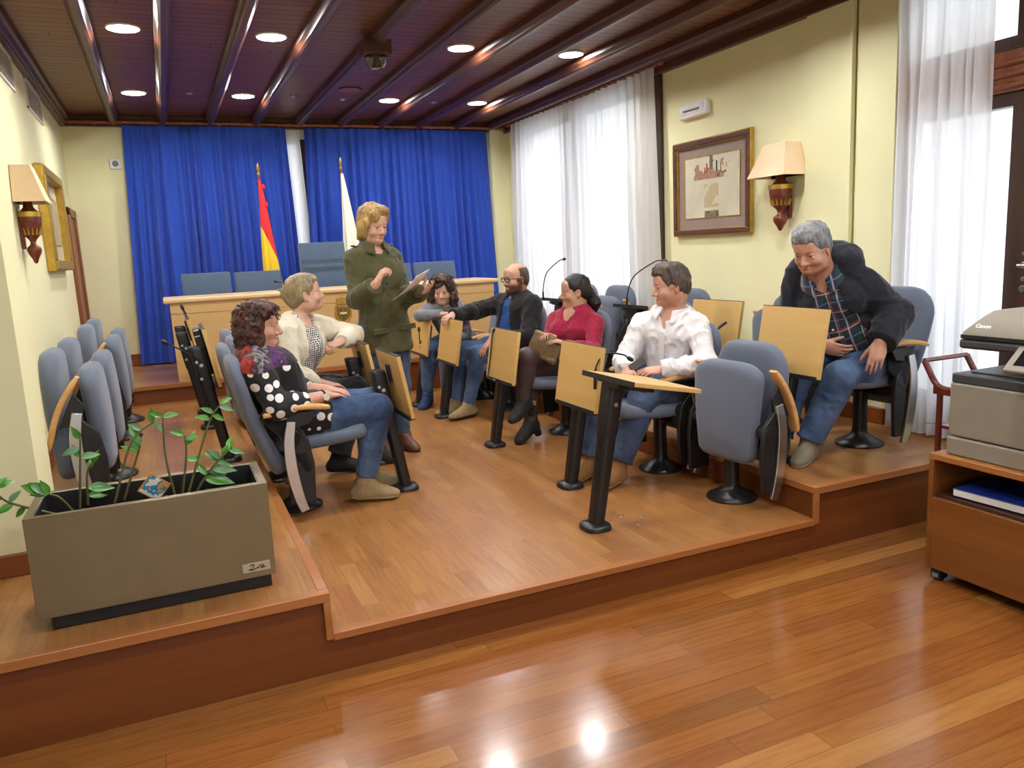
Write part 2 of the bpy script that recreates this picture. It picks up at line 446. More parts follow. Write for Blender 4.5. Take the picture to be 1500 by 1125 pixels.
tag(drape((L((-.215, yc), (1.375, yc)), L((-.315, yc), (1.425, yc))), .49, 2.90, 420, 40, .045, 18, 3, 'blue_curtain', MT['curtain']),
    'wide blue curtain behind the red and yellow flag, left half of back wall', 'curtain', 'blue curtains on the back wall')
tag(drape((L((1.575, yc), (3.715, yc)), L((1.50, yc), (3.80, yc))), .49, 2.90, 520, 40, .045, 23, 8, 'blue_curtain', MT['curtain']),
    'wide blue curtain behind the white flag, right half of back wall', 'curtain', 'blue curtains on the back wall')
tag(drape((L((1.30, yc+.065), (1.525, yc+.065)), L((1.33, yc+.065), (1.60, yc+.065))), .52, 2.88, 90, 30, .018, 5, 5, 'sheer_curtain', MT['sheer']),
    'narrow white sheer curtain showing in the gap between the two blue curtains', 'curtain')
tag(drape((L((3.66, yc+.07), (3.775, yc+.07)), L((3.72, yc+.07), (3.85, yc+.07))), .52, 2.88, 40, 20, .01, 3, 6, 'curtain_lining', MT['sheer2']),
    'narrow cream curtain edge at the right end of the blue curtains', 'curtain')
xc = 3.90
tag(drape((L((xc, 8.69), (xc, 5.74)), L((xc, 8.74), (xc, 5.66))), H2+.02, 2.92, 420, 30, .045, 24, 11, 'sheer_curtain', MT['sheer'], (1, 0, 0)),
    'wide white sheer curtain over the far window on the right wall', 'curtain')
tag(drape((L((3.915, 3.37), (3.915, 2.81)), L((3.905, 3.36), (3.905, 2.79))), H2+.02, 2.93, 160, 30, .040, 7, 15, 'sheer_curtain', MT['sheer'], (1, 0, 0)),
    'white sheer curtain beside the glass balcony door, behind the man in the dark jacket', 'curtain')
# rods with rings
def rod(p, q, r, n, label, m='doorwood'):
    p, q = V(p), V(q)
    t = thing('curtain_rod', label, 'curtain rod', (p+q)/2)
    p2, q2 = p-(p+q)/2, q-(p+q)/2; d = (q2-p2).normalized()
    B().cyl(p2, q2, r).done('pole', MT[m], t)
    for e, s in ((p2, -1), (q2, 1)):
        B().ball(e+d*s*.02, r*1.7).done('finial', MT[m], t)
    for i in range(n):
        c = p2.lerp(q2, (i+.5)/n)
        u = d.cross(V((0, 0, 1)))
        B().tube([c+(u*math.cos(a)+V((0, 0, 1))*math.sin(a))*(r+.006) for a in [2*PI*j/12 for j in range(13)]], .004, 6).done('curtain_ring', MT[m], t)
    for f in (.03, .5, .97):
        c = p2.lerp(q2, f); u = d.cross(V((0, 0, 1))); u = u if (u.y+u.x) > 0 else -u
        B().cyl(c, c+u*(.13 if abs(d.x) > .5 else .11), .012, seg=10).done('bracket', MT[m], t)
    return t
rod((-.74, 8.99, 2.93), (3.90, 8.99, 2.93), .019, 40, 'long brown wooden curtain rod with rings above the blue curtains')
rod((xc, 5.66, 2.94), (xc, 8.78, 2.94), .018, 34, 'brown wooden curtain rod above the far window on the right wall')

# ------------------------------------------------------------------ ceiling fittings
def ceiling_light(loc, label=None, group=None):
    t = thing('ceiling_light', label, 'ceiling light', loc, 0, group)
    B().lathe([(.092, 0), (.104, 0), (.106, -.004), (.104, -.010), (.094, -.012), (.092, -.004)], seg=36).done('trim_ring', MT['white'], t)
    B().lathe([(.001, -.003), (.092, -.003), (.092, -.008), (.001, -.009)], seg=36).done('diffuser', MT['lamp'], t)
    return t
LX = [-.06, .85, 2.22, 3.15]
nm = [['front row leftmost, above the picture wall', 'front row second from left', 'front row third from left, right of the dome camera', 'front row rightmost'],
      ['back row leftmost, near the left grille', 'back row second from left', 'back row third from left, above the white flag side', 'back row rightmost, near the far window']]
first = None
for r, y in enumerate((5.79, 7.84)):
    for i, x in enumerate(LX):
        lab = 'round white ceiling light switched on, ' + nm[r][i]
        if first is None: first = ceiling_light((x, y, ZC), lab, 'round ceiling lights')
        else: dup(first, (x, y, ZC), 0, lab, 'round ceiling lights')
for y in (3.74, 1.69, -.36):  # extra unseen rows, added because the front was too dark
    for i, x in enumerate(LX):
        dup(first, (x, y, ZC), 0, 'round white ceiling light switched on, added out of view to brighten the front', 'added ceiling lights out of view')
sp = None
for (x, y), w in zip([(.39, 7.8), (1.29, 7.8), (1.77, 7.87), (2.69, 7.87)], ('first from the left', 'second from the left', 'third from the left, beside the round speaker', 'rightmost')):
    lab = 'tiny unlit spotlight in the dark ceiling, ' + w
    if sp is None:
        sp = thing('ceiling_spotlight', lab, 'spotlight', (x, y, ZC), 0, 'tiny ceiling spotlights')
        B().lathe([(.014, -.001), (.034, -.001), (.034, -.006), (.016, -.012), (.013, -.008)], seg=20).done('bezel', MT['chrome'], sp)
        B().ball((0, 0, -.006), (.013, .013, .01), 12).done('bulb', MT['white'], sp)
    else: dup(sp, (x, y, ZC), 0, lab)
t = thing('ceiling_speaker', 'round reddish brown flush speaker disc in the dark ceiling', 'speaker', (1.74, 7.42, ZC))
B().lathe([(.001, -.004), (.10, -.004), (.108, -.001), (.108, -.008), (.10, -.012), (.001, -.014)], seg=36).done('grille', MT['doorwood'], t)
B().lathe([(.102, -.001), (.118, -.001), (.118, -.009), (.104, -.012)], seg=36).done('rim', MT['beam'], t)
t = thing('dome_camera', 'dark dome camera on a wooden block under the middle ceiling beam', 'camera', (1.52, 5.62, ZC-.08))
B().box((0, 0, -.01), (.19, .19, .10)).done('mounting_block', MT['beam'], t, .01)
B().lathe([(.001, -.06), (.085, -.06), (.085, -.075), (.075, -.08), (.068, -.11), (.045, -.14), (.001, -.152)], seg=28).done('dome', plain('smoked_dome', (.02, .02, .022), .08, spec=.8), t)
for y0, y1, w in ((6.86, 7.66, 'farther of the two, above the gold frame'), (5.42, 6.30, 'nearer of the two')):
    t = thing('air_grille', 'grey ventilation grille high on the left wall, ' + w, 'grille', (XL, (y0+y1)/2, 2.79), 0, 'ventilation grilles on the left wall')
    w_ = y1-y0
    B().span((0, -w_/2, -.11), (.012, w_/2, -.095)).span((0, -w_/2, .095), (.012, w_/2, .11)).span((0, -w_/2, -.11), (.012, -w_/2+.015, .11)).span((0, w_/2-.015, -.11), (.012, w_/2, .11)).done('frame', MT['white'], t)
    b = B()
    for i in range(12): b.box((.004, 0, -.088+.016*i), (.014, w_-.03, .003), (0, .6, 0))
    b.span((-.0, -w_/2+.015, -.095), (.001, w_/2-.015, .095))
    b.done('louvres', plain('grille_grey', sr(196, 194, 180), .6), t)
t = thing('wall_speaker', 'small white square wall fitting left of the blue curtain', 'wall fitting', (-.32, YB, 2.54))
B().box((0, -.012, 0), (.10, .024, .10)).done('plate', MT['white'], t, .006)
B().lathe([(.001, -.03), (.026, -.03), (.03, -.024), (.03, -.02)], axis='y', seg=20).done('dial', MT['grey'], t)
# ------------------------------------------------------------------ auditorium seats (local +x = where the sitter faces)
def pad_rings(path, hw, th, n=3.2, seg=30):
    """path: list of (x,z) centres; hw, th: half widths / half thicknesses"""
    rings = []
    for i, (x, z) in enumerate(path):
        a = path[max(0, i-1)]; b = path[min(len(path)-1, i+1)]
        t = V((b[0]-a[0], 0, b[1]-a[1])).normalized(); nrm = V((t.z, 0, -t.x))
        rings.append(superring((x, 0, z), (0, 1, 0), nrm, hw[i], th[i], n, seg))
    return rings
def pad(x0, z0, x1, z1, hw0, hw1, t0, t1, bow=.02, rt=.16, rb=.05, n=22):
    path, hw, th = [], [], []
    L = math.hypot(x1-x0, z1-z0)
    ts = [0, .002, .006, .012, .02] + [.03+.94*i/(n-1) for i in range(n)] + [.98, .988, .994, .998, 1]
    for t in ts:
        nx, nz = (z1-z0)/L, -(x1-x0)/L
        k = bow*math.sin(PI*t)
        path.append((x0+(x1-x0)*t+nx*k, z0+(z1-z0)*t+nz*k))
        w = hw0+(hw1-hw0)*min(1, t*1.25); q = t0+(t1-t0)*t
        d = (1-t)*L
        if d < rt: w *= (1-.62*(1-math.sqrt(max(0, 1-((rt-d)/rt)**2))))
        d2 = t*L
        if d2 < rb: w *= (1-.3*(1-math.sqrt(max(0, 1-((rb-d2)/rb)**2))))
        e = min(d, d2)/.035
        if e < 1: q *= math.sqrt(max(.002, 1-(1-e)**2))
        if e < 1: w -= .018*(1-math.sqrt(max(0, 1-(1-e)**2)))
        hw.append(w); th.append(q)
    return path, hw, th
def make_seat(name, folded, label, group):
    t = thing(name, label, 'chair', (0, 0, 0), 0, group)
    B().lathe([(.001, 0), (.125, 0), (.13, .006), (.128, .014), (.09, .034), (.05, .055), (.042, .075), (.04, .10), (.038, .31), (.001, .31)], seg=32).done('pedestal', MT['blackm'], t, 0, 50)
    B().box((-.04, 0, .32), (.034, .52, .06)).box((-.02, 0, .30), (.07, .12, .02)).done('seat_beam', MT['blackm'], t, .006)
    if folded:
        bk = B().loft(pad_rings(*pad(-.11, .20, -.135, .815, .215, .24, .055, .048, -.012)))
        st = B().loft(pad_rings(*pad(.03, .215, .015, .73, .19, .235, .055, .05, .01, rt=.09)))
    else:
        bk = B().loft(pad_rings(*pad(-.085, .24, -.275, .87, .205, .24, .048, .036, -.03)))
        st = B().loft(pad_rings(*pad(-.10, .395, .385, .425, .20, .235, .055, .045, .012, rt=.08)))
    o = bk.done('backrest', MT['chair'], t, 0, 60)
    # piping seam around the pad
    o = st.done('seat', MT['chair'], t, 0, 60)
    for s in (-1, 1):
        y = s*.268
        # black side bracket
        b = B(); b.prism([(-.075, .10), (.055, .10), (.065, .30), (.045, .43), (-.02, .50), (-.06, .50), (-.07, .36)], (0, y+.012, 0), (1, 0, 0), (0, 0, 1), .024)
        arm = b.done('arm_bracket', MT['black'], t, .004)
        B().lathe([(.001, -.035), (.036, -.035), (.04, -.028), (.04, .028), (.036, .035), (.001, .035)], (.005, y-s*.02, .395), axis='y', seg=24).done('hinge', MT['black'], arm)
        # curved aluminium upright
        pts = bez([(-.035, y+s*.018, .535), (-.055, y+s*.022, .42), (-.052, y+s*.022, .28), (-.03, y+s*.020, .14), (-.005, y+s*.018, .06)], 8)
        b = B(); rings = []
        for i, p in enumerate(pts):
            w = .022+.006*math.sin(PI*i/(len(pts)-1))
            a = pts[max(0, i-1)]; c = pts[min(len(pts)-1, i+1)]; tt = (c-a).normalized(); nn = tt.cross(V((0, 1, 0))).normalized()
            rings.append([p+nn*w+V((0, -.008, 0)), p+nn*w+V((0, .008, 0)), p-nn*w+V((0, .008, 0)), p-nn*w+V((0, -.008, 0))])
        b.loft(rings).done('upright', MT['chrome'], arm, .003)
        # wooden armrest: level when open, swung up when folded
        if folded: A, D = V((-.165, y, .385)), V((-.015, y, .70))
        else: A, D = V((-.165, y, .575)), V((.165, y, .585))
        d = (D-A); Lx = d.length; d.normalize(); nz = d.cross(V((0, 1, 0))).normalized(); nz = nz if nz.z > 0 or folded else -nz
        if folded and nz.x > 0: nz = -nz
        b = B(); rings = []
        for i in range(15):
            f = i/14; k = .022*math.sin(PI*f)*(1 if not folded else 1)
            w = .032*(1-.25*abs(2*f-1)**6); h = .014*(1-.35*abs(2*f-1)**8)
            rings.append(superring(A+d*Lx*f+nz*k, (0, 1, 0), nz, w, h, 5, 16))
        b.loft(rings).done('armrest', MT['armwood'], t, 0, 50)
        b = B(); mid = A+d*Lx*.52
        b.prism([(-.09, -.006), (.09, -.006), (.05, -.07), (-.03, -.085)], mid+V((0, .008, 0)), d, nz, .016)
        b.done('armrest_support', MT['black'], t, .003)
    return t
G_SEAT = 'blue grey tip-up seats'
open_seat = make_seat('auditorium_seat', False, 'x', G_SEAT)
fold_seat = make_seat('auditorium_seat', True, 'x', G_SEAT)
used = set()
def place_seat(proto, loc, rz, label):
    if proto.name not in used:
        used.add(proto.name); proto.location = loc; proto.rotation_euler = (0, 0, rz); proto['label'] = label; return proto
    return dup(proto, loc, rz, label, G_SEAT)
SEATS = [
 # left tier, facing the aisle
 (fold_seat, (-.40, 4.33, H2), 0, 'nearest folded blue seat against the left wall, behind the steel planter'),
 (fold_seat, (-.39, 4.95, H2), 0, 'second folded blue seat from the front along the left wall'),
 (fold_seat, (-.39, 6.06, H2), 0, 'third folded blue seat from the front along the left wall'),
 (fold_seat, (-.39, 6.72, H2), 0, 'farthest folded blue seat along the left wall, by the dais step'),
 # left row on the stage
 (open_seat, (.54, 4.29, H1), 0, 'open blue seat under the woman in the polka dot top'),
 (open_seat, (.54, 4.95, H1), 0, 'open blue seat under the woman in the cream cardigan'),
 (fold_seat, (.54, 6.05, H1), 0, 'empty blue seat just beyond the woman in the cream cardigan'),
 (fold_seat, (.54, 6.70, H1), 0, 'farthest empty blue seat in the left stage row, nearest the big desk'),
 # right row on the stage
 (fold_seat, (2.60, 3.18, H1), PI+.06, 'empty folded blue seat nearest the camera in the right stage row'),
 (open_seat, (2.60, 3.83, H1), PI, 'open blue seat under the man in the white shirt'),
 (open_seat, (2.58, 5.0, H1), PI, 'open blue seat under the woman in the crimson blouse'),
 (open_seat, (2.58, 6.04, H1), PI, 'open blue seat under the man with glasses'),
 (open_seat, (2.56, 6.66, H1), PI, 'open blue seat behind the curly haired woman in grey'),
 # right tier, by the windows
 (open_seat, (3.50, 3.18, H2), PI, 'open blue seat on the right tier under the man in the dark jacket'),
 (fold_seat, (3.56, 3.86, H2), PI, 'folded blue seat on the right tier just beyond the man in the dark jacket'),
 (fold_seat, (3.60, 5.05, H2), PI, 'folded blue seat by the wall, behind the white shirt man\'s neck'),
 (fold_seat, (3.60, 6.10, H2), PI, 'folded blue seat before the sheer window curtain, right of the crimson woman'),
 (fold_seat, (3.60, 6.75, H2), PI, 'farthest folded blue seat on the right tier before the sheer curtain'),
]
for s in SEATS: place_seat(*s)

# ------------------------------------------------------------------ folding writing desks on a leaning post (local -x = towards the seat)
def gooseneck(pts, parent, r=.0045, head=True, label=None):
    P = bez(pts, 8)
    o = B().tube(P, [r*1.9 if i < 7 else r for i in range(len(P))], 8).done('gooseneck_microphone', MT['black'], parent, 0, 60)
    d = (P[-1]-P[-2]).normalized()
    B().tube([P[-1]-d*.005, P[-1], P[-1]+d*.012, P[-1]+d*.03, P[-1]+d*.038], [.005, .0105, .012, .011, .004], 12).done('microphone_head', MT['black'], o, 0, 60)
    return o
def make_desk(folded, label, plate=False, mic=None, panel_y=0.0):
    t = thing('folding_desk', label, 'desk', (0, 0, 0), 0, 'folding writing desks on black posts')
    lean = -.12; top = .70
    def ax(z): return lean*z/top
    B().loft([[V((p[0], p[1], z)) for p in rrect(.135*k, .15*k, .05*k)] for z, k in ((0, 1), (.014, 1), (.024, .93), (.03, .75))]).done('foot_plate', MT['blackm'], t, 0, 40)
    b = B(); rings = []
    for z in (.02, .1, .3, .47, .475):
        w = .062+.010*z/top
        rings.append([V((ax(z)+p[0], p[1], z)) for p in rrect(w, w*1.3, .02)])
    b.loft(rings).done('post', MT['blackm'], t, 0, 40)
    rings = []
    for z, k in ((.45, .96), (.46, 1), (.69, 1.06), (.705, 1.0), (.71, .9)):
        rings.append([V((ax(z)+p[0]*k, p[1]*k, z)) for p in rrect(.078, .096, .022)])
    B().loft(rings).done('hinge_housing', MT['black'], t, 0, 40)
    b = B()
    for z in (.62, .52): b.cyl((ax(z)-.02, -.048, z), (ax(z)-.02, -.054, z), .009, seg=12)
    b.cyl((ax(.6), .046, .6), (ax(.6), .052, .6), .011, seg=12).cyl((ax(.6), -.046, .6), (ax(.6), -.054, .6), .011, seg=12)
    b.done('bolt', MT['chrome'], t)
    d = V((lean, 0, top)).normalized()
    if folded:
        n = V((d.z, 0, -d.x))
        c = V((ax(.63), panel_y, .63)) + n*.066
        R = Matrix((n, V((0, 1, 0)), d)).transposed()
        p = B().box(c, (.021, .46, .35), R).done('writing_tablet', MT['panel'], t, .003)
        B().box(c-d*.172-n*.004, (.034, .44, .022), R).done('edge_bar', MT['black'], p, .003)
        B().box(c+d*.176, (.020, .458, .004), R).done('edging', MT['black'], p)
        B().box(c-n*.016+d*.06, (.014, .06, .10), R).done('hinge_plate', MT['black'], t, .002)
        if plate:
            B().box(c-n*.034+d*.03, (.045, .16, .28), R).done('underside_box', MT['black'], t, .008)
            b = B()
            for q, w_ in ((.165, .02), (.13, .05), (.06, .035), (.045, .05), (-.03, .05)): b.box(c-n*.040+d*q+V((0, -.075, 0)), (.03, .016, .007), R)
            b.done('bracket', MT['chrome'], t, .001)
    else:
        tl = .24; R = Matrix(((math.cos(tl), 0, -math.sin(tl)), (0, 1, 0), (math.sin(tl), 0, math.cos(tl))))
        R = Euler((0, -tl if False else -.20, 0)).to_matrix()
        c = V((-.225, panel_y, .700)); 
        p = B().box(c, (.36, .46, .021), R).done('writing_tablet', MT['panel'], t, .003)
        B().box(c+R @ V((.182, 0, -.002)), (.006, .46, .026), R).done('edging', MT['black'], p, .001)
        b = B().box(c+R @ V((.06, 0, -.026)), (.20, .14, .03), R)
        b.box(c+R @ V((.10, 0, -.022)), (.03, .40, .02), R)
        b.done('hinge_plate', MT['black'], t, .004)
    if mic: gooseneck(mic, t)
    return t
def put(t, loc, rz): t.location = loc; t.rotation_euler = (0, 0, rz); return t
# right stage row: seats lie towards +x, so the desk is turned half round
put(make_desk(False, 'wooden writing desk folded out level on a black post, nearest the camera', panel_y=.07), (1.76, 3.15, H1), PI)
# microphone paths are in desk-local space (y mirrored by the half turn)
put(make_desk(True, 'wooden writing desk hanging folded at the knees of the man in white shirt', panel_y=.07,
              mic=[(-.02, .28, .60), (-.03, .285, .72), (-.09, .29, .78), (-.19, .285, .765), (-.225, .283, .745)]), (1.97, 3.80, H1), PI)
put(make_desk(True, 'wooden writing desk hanging folded before the woman in crimson, black microphone on its face', panel_y=.12,
              mic=[(-.062, -.04, .81), (-.044, -.045, .77), (-.018, -.05, .60), (.004, -.045, .50), (.010, -.02, .478), (.012, .06, .472)]), (1.97, 4.91, H1), PI)
put(make_desk(True, 'wooden writing desk with the hand of the man in glasses on its top edge', panel_y=.15), (1.98, 6.04, H1), PI)
put(make_desk(True, 'farthest wooden writing desk under the crossed arms of the curly haired woman', panel_y=.06,
              mic=[(.02, .24, .60), (.05, .32, .595), (.06, .345, .64), (.06, .35, .69), (.06, .35, .70)]), (1.96, 6.65, H1), PI)
# left stage row
put(make_desk(True, 'wooden writing desk folded on a leaning black post, at the polka dot woman\'s knees', panel_y=-.07), (1.15, 4.28, H1), 0)
put(make_desk(True, 'wooden writing desk folded under the elbow of the woman in the cream cardigan', panel_y=-.02), (1.15, 4.93, H1), 0)
# left tier
put(make_desk(True, 'nearest folded writing desk of the left tier, with a black microphone sticking out', True, panel_y=.12,
              mic=[(-.10, -.04, .60), (-.12, -.05, .64), (-.20, -.06, .70), (-.27, -.06, .745)]), (.245, 4.93, H2), 0)
put(make_desk(True, 'middle folded writing desk of the left tier, behind the nearest one', panel_y=.0,
              mic=[(-.06, .02, .70), (-.065, .02, .76), (-.08, .02, .84), (-.09, .02, .87)]), (.19, 6.03, H2), 0)
put(make_desk(True, 'farthest folded writing desk of the left tier, only its foot showing', panel_y=.0), (.19, 6.68, H2), 0)
# right tier
put(make_desk(True, 'wooden writing desk hanging folded in front of the man in the dark jacket', panel_y=.04), (2.89, 3.16, H2), PI)
put(make_desk(True, 'wooden desk hanging folded on the right tier behind the white shirt man\'s shoulder', panel_y=.05,
              mic=[(.03, .25, .70), (.10, .26, .66), (.12, .26, .56), (.11, .25, .50)]), (2.99, 3.92, H2), PI)
put(make_desk(False, 'level desk with a tall microphone, just left of the white shirt man\'s head', panel_y=.04,
              mic=[(-.04, .02, .72), (-.04, .02, .82), (-.05, .10, .95), (-.05, .36, 1.05), (-.05, .46, 1.055)]), (2.98, 4.85, H2), PI)
put(make_desk(False, 'level desk with a tall microphone, between the man with glasses and crimson woman', panel_y=.0,
              mic=[(-.04, -.17, .72), (-.04, -.17, .82), (-.05, -.11, .96), (-.05, .12, 1.06), (-.05, .21, 1.075)]), (2.98, 6.03, H2), PI)

# ------------------------------------------------------------------ presiding desk on the dais
t = thing('presiding_desk', 'long pale wooden presiding desk with a brass coat of arms, on the dais', 'desk', (1.55, 7.48, H3))
B().span((-1.58, -.035, .695), (1.58, .60, .735)).done('desk_top', MT['desktop'], t, .012)
B().span((-1.53, .0, .0), (1.53, .03, .695)).done('front_panel', MT['desk'], t, .002)
B().span((-1.53, -.006, .60), (1.53, .0, .695)).done('frieze', MT['desk'], t, .002)
for s in (-1, 1): B().span((s*1.53, .03, 0), (s*1.50, .55, .695)).done('side_panel', MT['desk'], t, .002)
# coat of arms
cx = 1.52-1.55
e = B(); sh = [(-.055, .06), (-.055, -.02), (-.045, -.055), (0, -.085), (.045, -.055), (.055, -.02), (.055, .06)]
e.prism([(cx+x, .50+z) for x, z in sh], (0, -.002, 0), (1, 0, 0), (0, 0, 1), .012)
arms = e.done('coat_of_arms', MT['brass'], t, .002)
e = B(); 
e.prism([(cx+x, .50+z) for x, z in [(-.05, .085), (.05, .085), (.055, .10), (-.055, .10)]], (0, -.002, 0), (1, 0, 0), (0, 0, 1), .016)
for i in range(5):
    x = cx-.05+.025*i; h = (.128, .138, .145, .138, .128)[i]
    e.prism([(x-.010, .50+.10), (x+.010, .50+.10), (x+.004, .50+h), (x-.004, .50+h)], (0, -.002, 0), (1, 0, 0), (0, 0, 1), .012)
    e.ball((x, -.01, .50+h+.004), .007, 8)
e.tube([(cx-.05, -.008, .61), (cx-.055, -.008, .63), (cx, -.010, .655), (cx+.055, -.008, .63), (cx+.05, -.008, .61)], .006, 8)
e.box((cx, -.008, .662), (.006, .006, .026)).box((cx, -.008, .664), (.018, .006, .006))
e.done('crown', MT['gold'], arms)
e = B()
for s in (-1, 1):
    e.tube(bez([(cx+s*.062, -.006, .57), (cx+s*.072, -.006, .52), (cx+s*.066, -.006, .47), (cx+s*.04, -.006, .43), (cx+s*.005, -.006, .412)], 5), [.009]*21, 8)
    for i in range(5): e.ball((cx+s*(.07-.003*i*i*.6), -.008, .56-.03*i), .009, 8)
e.done('laurel', MT['gold'], arms)
B().box((cx, -.013, .50), (.062, .006, .018)).done('white_band', plain('enamel_white', (.8, .8, .78), .3), arms)
e = B()
for x, z in ((-.02, .53), (.02, .53), (0, .47), (-.02, .478), (.02, .478), (0, .45)): e.ball((cx+x, -.012, z), (.008, .004, .010), 8)
e.done('charges', MT['black'], arms)
mic = thing('desk_microphone', 'small black gooseneck microphone on the presiding desk, left of the blonde seated woman', 'microphone', (1.10, 7.85, H3+.735))
B().lathe([(.001, 0), (.05, 0), (.052, .01), (.04, .022), (.001, .024)], seg=20).done('stand', MT['black'], mic)
gooseneck([(0, 0, .02), (-.02, -.02, .05), (-.07, -.05, .075), (-.115, -.06, .085)], mic)
# chairs behind the desk
def desk_chair(x, w, ztop, label, high=False):
    t = thing('desk_chair', label, 'chair', (x, 8.30, H3), 0, 'slate chairs behind the presiding desk')
    zt = ztop-H3
    b = B(); R = []
    for z, y, s in ((.50, -.02, .97), (.56, -.02, 1), (zt-.02, .06, 1), (zt, .062, .985)):
        R.append([V((p[0], y+p[1], z)) for p in rrect(w*s, .075, .025)])
    b.loft(R).done('backrest', MT['deskchair'], t, .006, 50)
    if high: B().span((-w/2+.01, -.045, zt-.19), (w/2-.01, -.03, zt-.175)).done('seam', plain('slate_seam', sr(66, 84, 106), .9), t)
    B().loft([[V((p[0], -.24+p[1], z)) for p in rrect(w*k, .46*k, .06)] for z, k in ((.40, .96), (.42, 1), (.48, 1), (.50, .96))]).done('seat', MT['deskchair'], t, 0, 50)
    B().cyl((0, -.2, .06), (0, -.2, .41), .028).done('column', MT['blackm'], t)
    b = B()
    for i in range(5):
        a = 2*PI*i/5; b.tube([(0, -.2, .09), (.27*math.cos(a), -.2+.27*math.sin(a), .05)], [.024, .016], 8); b.ball((.27*math.cos(a), -.2+.27*math.sin(a), .026), .025, 8)
    b.done('star_base', MT['blackm'], t)
    return t
desk_chair(.38, .455, 1.41, 'low slate blue chair behind the desk, leftmost of all')
desk_chair(.87, .455, 1.40, 'low slate blue chair behind the desk, left of the red and yellow flag pole foot')
desk_chair(1.53, .475, 1.66, 'tall slate blue chair at the middle of the desk', True)
desk_chair(2.24, .46, 1.40, 'low slate blue chair behind the desk, half hidden by the standing woman')
desk_chair(2.74, .475, 1.40, 'low slate blue chair behind the desk, rightmost of all')
# ------------------------------------------------------------------ flags
def flag(name, x, y, label, mat, ztop, seed, spread, zlow):
    t = thing(name, label, 'flag', (x, y, H3))
    h = ztop-H3
    B().lathe([(.001, 0), (.15, 0), (.15, .02), (.05, .05), (.03, .09), (.001, .09)], seg=28).done('stand', MT['brass'], t)
    B().cyl((0, 0, .05), (0, 0, h-.12), .013, seg=14).done('pole', MT['doorwood'], t)
    B().lathe([(.001, h-.13), (.016, h-.13), (.02, h-.11), (.010, h-.09), (.010, h-.08), (.02, h-.06), (.008, h), (.001, h+.005)], seg=14, sy=.45).done('spearhead', MT['brass'], t)
    rnd = random.Random(seed); ph = rnd.uniform(0, 6)
    rings = []
    zt, zb = h-.17, zlow-H3
    n = 40
    for i in range(n+1):
        f = i/n; z = zt+(zb-zt)*f
        r = .014+spread*f**.9; cx_ = spread*.62*f**.9
        ring = []
        for j in range(48):
            a = 2*PI*j/48
            k = 1+.16*min(1, f*2)*math.sin(7*a+ph+1.2*f)+.08*math.sin(3*a+ph*2-f)
            ring.append((cx_+r*math.cos(a)*k, -.015+r*.55*math.sin(a)*k, z))
        rings.append(ring)
    B().loft(rings).done('cloth', mat, t, 0, 180)
    return t
tf = NT('spanish_bands'); x, y, z = tf.sep(tf.pos())
band = tf.math('ADD', z, tf.math('MULTIPLY', x, 2.6))
inside = tf.math('MULTIPLY', tf.math('LESS_THAN', band, 1.30), tf.math('GREATER_THAN', band, .75))
tf.P(col=tf.mix(inside, sr(214, 28, 34), sr(240, 200, 30)), rough=.6, sheen=.2)
flag('national_flag', 1.02, 8.72, 'furled red and yellow flag on a pole before the left blue curtain', tf.m, 2.50, 2, .10, .78)
b = None
flag('white_flag', 1.88, 8.72, 'furled white flag on a pole with a brass spearhead before the right blue curtain', fabric('white_silk', sr(232, 230, 214), .04, 100, .6), 2.56, 5, .135, .80)
r0 = [o for o in C.objects if o.name == 'national_flag'][0]
for i, (z, s) in enumerate(((1.78, .03), (1.60, .034))):
    B().ball((.03+.014*i, -.03, z), (.018, .014, s), 10).done('ribbon_bow', MT['red'] if 'red' in MT else plain('ribbon_red', sr(205, 24, 32), .5), r0)

# ------------------------------------------------------------------ right wall fittings
def picture_print(name):
    t = NT(name); x, y, z = t.sep(t.pos())     # y: width (+ = far), z: height, centred
    n1 = t.noise(t.pos(), 28, 4, .7); n2 = t.noise(t.pos(), 9, 2)
    paper = t.ramp(t.noise(t.pos(), 5, 3), [(.3, sr(206, 200, 178)), (.7, sr(222, 216, 188))])
    def band(v, a, b): return t.math('MULTIPLY', t.math('GREATER_THAN', v, a), t.math('LESS_THAN', v, b))
    def rect(y0, y1, z0, z1): return t.math('MULTIPLY', band(y, y0, y1), band(z, z0, z1))
    scene = t.ramp(n1, [(.35, sr(120, 78, 60)), (.5, sr(190, 150, 120)), (.62, sr(150, 120, 96)), (.75, sr(212, 200, 170))])
    m1 = t.math('MULTIPLY', rect(-.22, .22, .06, .20), t.math('GREATER_THAN', t.math('ADD', n2, t.math('MULTIPLY', t.math('SUBTRACT', .15, t.math('ABSOLUTE', y)), 1.1)), t.math('ADD', .30, t.math('MULTIPLY', z, 1.6))))
    c = t.mix(m1, paper, scene)
    for y0, y1, z0, z1, col in ((.045, .062, .11, .18, sr(190, 50, 50)), (-.075, -.058, .11, .19, sr(50, 52, 70)), (-.02, .02, .13, .24, sr(120, 116, 90)), (.075, .085, .10, .15, sr(96, 74, 60)), (-.12, -.11, .10, .17, sr(110, 84, 66))):
        c = t.mix(rect(y0, y1, z0, z1), c, col)
    tan = t.math('MULTIPLY', rect(-.09, .09, -.16, .02), t.math('GREATER_THAN', n2, .42))
    c = t.mix(tan, c, sr(196, 182, 140))
    land = t.ramp(n1, [(.35, sr(70, 84, 48)), (.5, sr(150, 130, 104)), (.6, sr(110, 120, 70)), (.75, sr(190, 190, 184))])
    c = t.mix(rect(-.09, .085, -.265, -.185), c, land)
    t.P(col=c, rough=.25, coat=.3)
    return t.m
